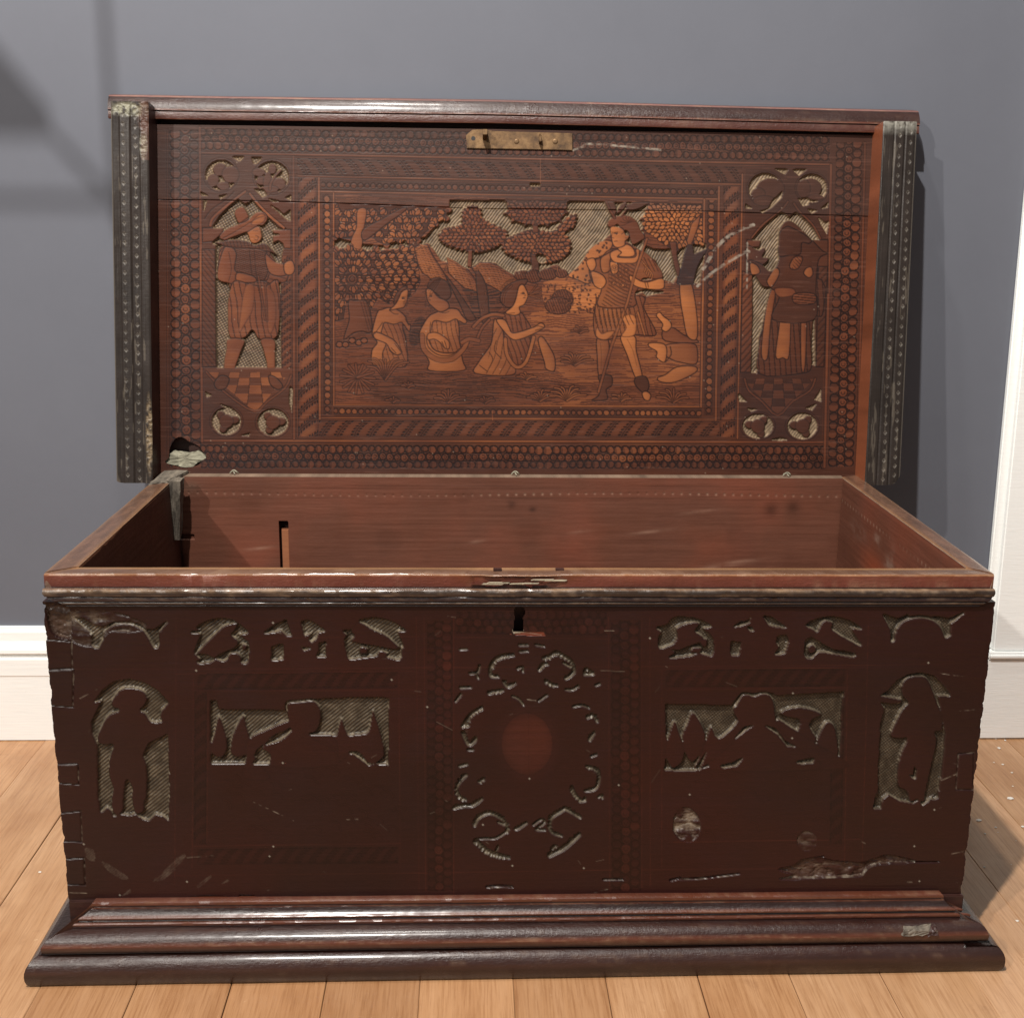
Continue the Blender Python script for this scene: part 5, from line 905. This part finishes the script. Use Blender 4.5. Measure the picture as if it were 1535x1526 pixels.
batten(-.5504, -.5005, -.5445, -.4940, -.0022, .5125, 71, -1)
batten(.5004, .5512, .5080, .5553, -.0010, .5015, 75, 1)
lbox('hinge_rail', -.500, .503, -.004, .0085, -.022, -.0008, M_side, lid, .0008)
# broken pale wood inside the hole, at the lower left of the panel
u_, v_ = lid_uv(np.array([252., 310.]), np.array([705., 660.]), 0.)
def shard(pts, w0, w1, seed):
    bm = bmesh.new(); r = random.Random(seed); U2, V2 = lid_uv(np.array([p[0] for p in pts], float), np.array([p[1] for p in pts], float), w1)
    fr = [bm.verts.new(tuple(lp(a, b, w1 + r.uniform(-.0012, .0012)))) for a, b in zip(U2, V2)]; bk = [bm.verts.new(tuple(lp(a, b, w0))) for a, b in zip(U2, V2)]
    ce = bm.verts.new(tuple(lp(U2.mean(), V2.mean(), w1 + .0015))); n = len(pts)
    for i in range(n): j = (i + 1) % n; bm.faces.new((fr[i], fr[j], ce)); bm.faces.new((fr[i], bk[i], bk[j], fr[j]))
    bmesh.ops.recalc_face_normals(bm, faces=bm.faces); bmesh.ops.subdivide_edges(bm, edges=bm.edges[:], cuts=2, use_grid_fill=True)
    for v in bm.verts: v.co += Vector((0, r.uniform(-1, 1), r.uniform(-1, 1)))*.0006
    me = bpy.data.meshes.new('broken_wood'); bm.to_mesh(me); bm.free(); me.materials.append(M_grey2); o = bpy.data.objects.new('broken_wood', me); C.objects.link(o); o.parent = lid
M_grey2 = wood_mat('pale_broken_wood', lin(96, 92, 78), lin(168, 164, 142), .6, .9, (10, 20, 20), .8)
shard(list(P_('z4:325,830 350,800 370,785 410,790 440,795 480,785 520,805 515,830 480,840 460,858 430,862 390,856 340,842')), -.016, -.004, 3)
# lock plate with staples
def plate_paint():
    pts = P_('z2:425,255 455,230 500,228 560,236 915,246 915,325 860,323 430,315'); bm = bmesh.new(); U2, V2 = lid_uv(pts[:, 0], pts[:, 1], .003)
    n = len(pts); fr = [bm.verts.new(tuple(lp(a, b, .0028))) for a, b in zip(U2, V2)]; bk = [bm.verts.new(tuple(lp(a, b, -.0012))) for a, b in zip(U2, V2)]
    bm.faces.new(fr)
    for i in range(n): j = (i + 1) % n; bm.faces.new((fr[i], bk[i], bk[j], fr[j]))
    bmesh.ops.recalc_face_normals(bm, faces=bm.faces); bmesh.ops.bevel(bm, geom=[e for e in bm.edges if all(v in fr for v in e.verts)], offset=.0006, segments=2, affect='EDGES')
    me = bpy.data.meshes.new('lock_plate'); bm.to_mesh(me); bm.free(); m, nt, b_ = nodes('tarnished_brass'); co = coords(nt); nn = noise(nt, co, 70, 6, .65); n2 = noise(nt, co, 400, 3)
    nt.links.new(ramp(nt, nn, [(.3, tuple(lin(62, 46, 34))), (.55, tuple(lin(112, 86, 58))), (.75, tuple(lin(140, 112, 78)))]), b_.inputs['Base Color']); b_.inputs['Metallic'].default_value = .55; rough_from(nt, b_, n2, .45, .7); bump(nt, b_, nn, .4, .0008)
    me.materials.append(m); o = bpy.data.objects.new('lock_plate', me); C.objects.link(o); o.parent = lid; return m
M_brass = plate_paint()
m_, nt_, b_ = nodes('old_iron'); b_.inputs['Base Color'].default_value = (*lin(70, 60, 54), 1); b_.inputs['Metallic'].default_value = .8; b_.inputs['Roughness'].default_value = .45; M_iron = m_
def disc(px, py, w, r, hgt, mat, name, dome=True):
    u2, v2 = lid_uv(np.array([float(px)]), np.array([float(py)]), w); bm = bmesh.new(); n = 14
    rings = [(r, 0), (r*.85, hgt*.6), (r*.5, hgt)] if dome else [(r, 0), (r, hgt)]
    R_ = [[bm.verts.new(tuple(lp(u2[0] + rr*math.cos(2*math.pi*k/n), v2[0] + rr*math.sin(2*math.pi*k/n), w + hh))) for k in range(n)] for rr, hh in rings]
    for a, b in zip(R_, R_[1:]):
        for k in range(n): bm.faces.new((a[k], a[(k + 1) % n], b[(k + 1) % n], b[k]))
    bm.faces.new(R_[-1]); me = bpy.data.meshes.new(name); bm.to_mesh(me); bm.free(); me.materials.append(mat); o = bpy.data.objects.new(name, me); C.objects.link(o); o.parent = lid; return o
ZX = lambda x, y: (560 + x*.32573, 120 + y*.32573)
disc(*ZX(658, 284), .0028, .0038, .0010, M_brass, 'rivet'); disc(*ZX(836, 284), .0028, .0040, .0010, M_brass, 'rivet')
m_, nt_, b_ = nodes('hole_black'); b_.inputs['Base Color'].default_value = (*lin(20, 14, 12), 1); disc(*ZX(459, 270), .0027, .0030, .0003, m_, 'screw_hole', False)
def prong(px, py, length, wd, droop, name='staple'):
    u2, v2 = lid_uv(np.array([float(px)]), np.array([float(py)]), .0028); u2, v2 = u2[0], v2[0]; a, h = wd/2, .0075
    Q = [lp(u2 - a, v2 - h, .002), lp(u2 + a, v2 - h, .002), lp(u2 + a, v2 - h*.5 - droop, length), lp(u2 - a, v2 - h*.5 - droop, length), lp(u2 - a, v2 + h, .002), lp(u2 + a, v2 + h, .002), lp(u2 + a, v2 + h*.45 - droop, length), lp(u2 - a, v2 + h*.45 - droop, length)]
    o = hexa(name, Q, M_brass, lid, .0006); return o
prong(*ZX(512, 252), .026, .0062, .001); prong(*ZX(766, 272), .015, .0030, .002)
# twisted wire hinge stubs along the back edge
def wire(name, pts, r, mat, par):
    cu = bpy.data.curves.new(name, 'CURVE'); cu.dimensions = '3D'; cu.bevel_depth = r; cu.bevel_resolution = 2; sp_ = cu.splines.new('NURBS'); sp_.points.add(len(pts) - 1); sp_.use_endpoint_u = True; sp_.order_u = 3
    for q, p in zip(sp_.points, pts): q.co = (*p, 1)
    o = bpy.data.objects.new(name, cu); C.objects.link(o); dg = bpy.context.evaluated_depsgraph_get(); me = bpy.data.meshes.new_from_object(o.evaluated_get(dg)); C.objects.unlink(o); bpy.data.objects.remove(o)
    me.materials.append(mat); o2 = bpy.data.objects.new(name, me); C.objects.link(o2); return under(o2, par)
for px in (352, 773, 1180):
    q = on(float(px), 705., 1, .4790); x, z = q[0], .4560
    wire('wire_hinge', [(x - .006, .476, z + .0005), (x - .004, .4745, z + .004), (x, .476, z + .0055), (x + .0035, .474, z + .003), (x + .005, .478, z + .0003)], .0011, M_grey2, chest)
    wire('wire_hinge', [(x + .001, .472, z + .0003), (x - .001, .476, z + .005), (x - .005, .479, z + .002)], .0009, M_grey2, chest)

# ================================================================== ROOM
YW = .5936
def wall_mat():
    m, nt, b = nodes('grey_wall_paint'); co = coords(nt); n1 = noise(nt, co, 2.2, 3, .5); n2 = noise(nt, co, 180, 4, .6); n5 = noise(nt, co, 26, 6, .7)
    c = ramp(nt, n1, [(.3, tuple(lin(98, 101, 110))), (.7, tuple(lin(103, 106, 115)))]); c = mixc(nt, c, ramp(nt, n5, [(.3, (.98, .98, .98)), (.7, (1.015, 1.015, 1.015))]), 1.0, 'MULTIPLY'); nt.links.new(c, b.inputs['Base Color']); b.inputs['Roughness'].default_value = .62; b.inputs['Specular IOR Level'].default_value = .3; bump(nt, b, n2, .12, .0004); return m
box('wall', -4.0, 4.0, YW, YW + .15, -.02, 3.2, wall_mat())['kind'] = 'structure'
def white_mat(name, c0, c1, grain, bs):
    m, nt, b = nodes(name); co = coords(nt, grain); n1 = noise(nt, co, 9, 5, .6); co2 = coords(nt); n3 = noise(nt, co2, 60, 5, .75)
    c = ramp(nt, n1, [(.3, tuple(c0)), (.7, tuple(c1))]); c = mixc(nt, c, tuple(lin(150, 140, 125)), ramp(nt, n3, [(.70, (0, 0, 0)), (.80, (.35, .35, .35))]))
    nt.links.new(c, b.inputs['Base Color']); b.inputs['Roughness'].default_value = .4; bump(nt, b, n1, bs, .0012); return m
M_white = white_mat('white_gloss_paint', lin(232, 235, 234), lin(240, 242, 240), (2, 30, 40), .25); M_case = white_mat('white_brushed_paint', lin(240, 242, 240), lin(246, 247, 245), (4, 4, 50), .35)
def skirt(name, x0, x1, y0, prof, mat, cat_label=None):
    n = len(prof); bm = bmesh.new(); A = [bm.verts.new((x0, y0 - p, z)) for p, z in prof]; B = [bm.verts.new((x1, y0 - p, z)) for p, z in prof]
    for i in range(n - 1): bm.faces.new((A[i], A[i + 1], B[i + 1], B[i]))
    bm.faces.new(A[::-1]); bm.faces.new(B); bmesh.ops.recalc_face_normals(bm, faces=bm.faces); me = bpy.data.meshes.new(name); bm.to_mesh(me); bm.free(); me.materials.append(mat); o = bpy.data.objects.new(name, me); C.objects.link(o); return o
SK = [(0, .001), (.016, .001), (.0162, .108), (.0175, .110), (.0175, .1365), (.0165, .1385), (.0125, .1400), (.0120, .1425), (.0150, .1445), (.0190, .1475), (.0185, .1530), (.0135, .1580), (.0110, .1650), (.0105, .1790), (.0060, .1795), (.0055, .1862), (0, .1866)]
tag(skirt('skirting_board', -3.9, .7425, YW, SK, M_white), 'white painted skirting board with a bead, along the grey wall behind the chest', 'skirting board')
# white door casing at the right, leaning slightly
case = tag(empty('door_casing', (.80, YW, 0)), 'white painted door casing at the right edge of the grey wall', 'door casing')
def cpart(name, xa0, xa1, xb0, xb1, y0, y1, z0, z1, mat=M_case, bev=.002):
    o = hexa(name, [(xa0, y0, z0), (xb0, y0, z0), (xb0, y1, z0), (xa0, y1, z0), (xa1, y0, z1), (xb1, y0, z1), (xb1, y1, z1), (xa1, y1, z1)], mat, None, bev); o.parent = case; o.matrix_parent_inverse = Matrix.Translation((-.80, -YW, 0)); return o
cpart('casing_edge', .7640, .7270, .7900, .7530, YW - .010, YW, .150, 2.2); cpart('casing_board', .7760, .7390, 1.02, 1.0, YW - .022, YW - .0104, .150, 2.2)
cpart('plinth_block', .7660, .7655, 1.04, 1.04, YW - .026, YW, .001, .1380); cpart('plinth_cap', .7640, .7640, 1.04, 1.04, YW - .032, YW, .1385, .1500, M_case, .004)
# floor of pine planks
def plank_mat():
    m, nt, b = nodes('varnished_pine'); oi = N(nt, 'ShaderNodeObjectInfo'); tc = nt.nodes.new('ShaderNodeTexCoord'); mp = nt.nodes.new('ShaderNodeMapping'); mp.inputs['Scale'].default_value = (16, 1.1, 16)
    cb = N(nt, 'ShaderNodeCombineXYZ'); mu = N(nt, 'ShaderNodeMath', operation='MULTIPLY'); mu.inputs[1].default_value = 37; nt.links.new(oi.outputs['Random'], mu.inputs[0]); nt.links.new(mu.outputs[0], cb.inputs[2]); nt.links.new(mu.outputs[0], cb.inputs[1])
    ad = N(nt, 'ShaderNodeVectorMath', operation='ADD'); nt.links.new(tc.outputs['Object'], ad.inputs[0]); nt.links.new(cb.outputs[0], ad.inputs[1]); nt.links.new(ad.outputs[0], mp.inputs['Vector'])
    g = noise(nt, mp.outputs[0], 1.6, 7, .62, 1.2); mp2 = nt.nodes.new('ShaderNodeMapping'); mp2.inputs['Scale'].default_value = (190, 7, 190); nt.links.new(ad.outputs[0], mp2.inputs['Vector']); f = noise(nt, mp2.outputs[0], 2, 6, .7)
    c = ramp(nt, g, [(.2, tuple(lin(156, 114, 80))), (.45, tuple(lin(174, 134, 98))), (.6, tuple(lin(180, 141, 106))), (.8, tuple(lin(164, 121, 85)))])
    c = mixc(nt, c, ramp(nt, f, [(.36, (.72, .64, .56)), (.52, (1, 1, 1)), (.7, (1.12, 1.12, 1.12))]), .75, 'MULTIPLY'); kn = noise(nt, tc.outputs['Object'], 5.5, 3, .5, .6); c = mixc(nt, c, ramp(nt, kn, [(.3, (.84, .76, .68)), (.55, (1.04, 1.04, 1.04))]), .8, 'MULTIPLY')
    vo = N(nt, 'ShaderNodeTexVoronoi', i_Scale=1.0, i_Randomness=1.0); mp3 = nt.nodes.new('ShaderNodeMapping'); mp3.inputs['Scale'].default_value = (7, 2.6, 7); nt.links.new(ad.outputs[0], mp3.inputs['Vector']); nt.links.new(mp3.outputs[0], vo.inputs['Vector']); c = mixc(nt, c, tuple(lin(104, 62, 36)), ramp(nt, vo.outputs['Distance'], [(.02, (.75, .75, .75)), (.07, (0, 0, 0))]))
    hv = ramp(nt, oi.outputs['Random'], [(0, (.74, .66, .58)), (.3, (.95, .88, .8)), (.6, (1, 1, 1)), (1, (1.1, 1.12, 1.18))]); c = mixc(nt, c, hv, .8, 'MULTIPLY')
    sc = noise(nt, tc.outputs['Object'], 38, 6, .8); c = mixc(nt, c, tuple(lin(226, 200, 164)), ramp(nt, sc, [(.66, (0, 0, 0)), (.74, (.55, .55, .55))]))
    dk_ = noise(nt, tc.outputs['Object'], 11, 5, .7); c = mixc(nt, c, tuple(lin(110, 70, 44)), ramp(nt, dk_, [(.62, (0, 0, 0)), (.75, (.45, .45, .45))]))
    nt.links.new(c, b.inputs['Base Color']); rough_from(nt, b, sc, .34, .5); bump(nt, b, f, .2, .0006); return m
M_pine = plank_mat(); M_sub = wood_mat('dark_gap', lin(120, 80, 54), lin(136, 92, 62))
floor = box('floor', -3.9, 3.9, -3.5, YW, -.05, -.022, M_sub); floor['kind'] = 'structure'
edges = [-.011 + .1028*k for k in range(-14, 15)]
for a, b_ in zip(edges, edges[1:]):
    ys = [-3.2, random.uniform(-1.9, -1.2), YW - .001] if abs(a) > .3 and random.random() < .3 else [-3.2, YW - .001]
    for y0, y1 in zip(ys, ys[1:]):
        t = random.uniform(-.0005, .0005); g = .0003
        bm = bmesh.new(); n = 26; pr = [(a + g, -.021), (a + g, t - .0008), (a + g + .0008, t), (b_ - g - .0008, t), (b_ - g, t - .0008), (b_ - g, -.021)]; rows = []
        for i in range(n):
            y = y0 + (y1 - y0)*i/(n - 1); wv = .0004*math.sin(y*7 + a*50); rows.append([bm.verts.new((x + wv, y, z)) for x, z in pr])
        for r0, r1 in zip(rows, rows[1:]):
            for k in range(len(pr) - 1): bm.faces.new((r0[k], r1[k], r1[k + 1], r0[k + 1]))
        bmesh.ops.recalc_face_normals(bm, faces=bm.faces); me = bpy.data.meshes.new('plank'); bm.to_mesh(me); bm.free()
        if sum(p.normal.z*p.area for p in me.polygons) < 0: me.flip_normals()
        me.materials.append(M_pine); o = bpy.data.objects.new('plank', me); C.objects.link(o); o.parent = floor
# plaster crumbs on the boards
bm = bmesh.new()
for _ in range(150):
    x, y = (rng.uniform(.60, .95), rng.uniform(-.1, .57)) if rng.random() < .65 else (rng.uniform(-.95, .9), rng.uniform(-.35, .56))
    if abs(x) < .56 and y > -.06: continue
    s_ = abs(rng.normal(0, .0009)) + .0005; r = bmesh.ops.create_icosphere(bm, subdivisions=1, radius=s_)
    for v in r['verts']: v.co = Vector((v.co.x*rng.uniform(1, 2.2) + x, v.co.y*1.3 + y, v.co.z*.6 + s_*.4))
me = bpy.data.meshes.new('plaster_crumbs'); bm.to_mesh(me); bm.free(); m_, nt_, b_ = nodes('plaster_crumb'); b_.inputs['Base Color'].default_value = (.75, .72, .66, 1); me.materials.append(m_)
o = bpy.data.objects.new('plaster_crumbs', me); C.objects.link(o); o['kind'] = 'stuff'

# dark metal rack made up to cast the upper-left wall shadow, hung out of the frame
blocker = tag(empty('shadow_blocker', (-.60, -.02, 1.55)), 'dark metal rack added out of view above the left end to cast a wall shadow', 'blocker')
SL = np.array([-.50, -1.17, 2.80])
def rk(x, z, k=.35): W = np.array([x, YW, z]); return W + (SL - W)*k
def rod(name, a, b, r):
    a = Vector(a); b = Vector(b); d = b - a; me = bpy.data.meshes.new(name); bm = bmesh.new(); bmesh.ops.create_cone(bm, cap_ends=True, segments=12, radius1=r, radius2=r, depth=d.length); bmesh.ops.transform(bm, matrix=Matrix.Translation((a + b)/2) @ d.to_track_quat('Z', 'Y').to_matrix().to_4x4(), verts=bm.verts); bm.to_mesh(me); bm.free()
    me.materials.append(M_iron); o = bpy.data.objects.new(name, me); C.objects.link(o); o.parent = blocker; o.matrix_parent_inverse = Matrix.Translation((.60, .02, -1.55)); return o
t_ = rk(-.560, 1.3); rod('upright', rk(-.568, .80), (rk(-.560, 1.1)[0], rk(-.560, 1.1)[1], 3.2), .0040); rod('cross_bar', rk(-.568, .829), rk(-1.3, .829), .0040); rod('brace', rk(-.574, .832), rk(-.80, 1.085), .0036)
P4 = [rk(*q) for q in ((-.724, .920), (-.654, .921), (-.652, .953), (-.714, 1.031), (-1.0, 1.33), (-1.0, .920))]  # added plate, outlined to throw the angular wall shadow
bm = bmesh.new(); f0 = [bm.verts.new(tuple(p)) for p in P4]; f1 = [bm.verts.new(tuple(p + np.array([0, -.004, 0]))) for p in P4]; bm.faces.new(f0); bm.faces.new(f1[::-1])
for i in range(6): j = (i + 1) % 6; bm.faces.new((f0[i], f0[j], f1[j], f1[i]))
bmesh.ops.recalc_face_normals(bm, faces=bm.faces); me = bpy.data.meshes.new('plate'); bm.to_mesh(me); bm.free(); me.materials.append(M_iron); o = bpy.data.objects.new('plate', me); C.objects.link(o); o.parent = blocker; o.matrix_parent_inverse = Matrix.Translation((.60, .02, -1.55))
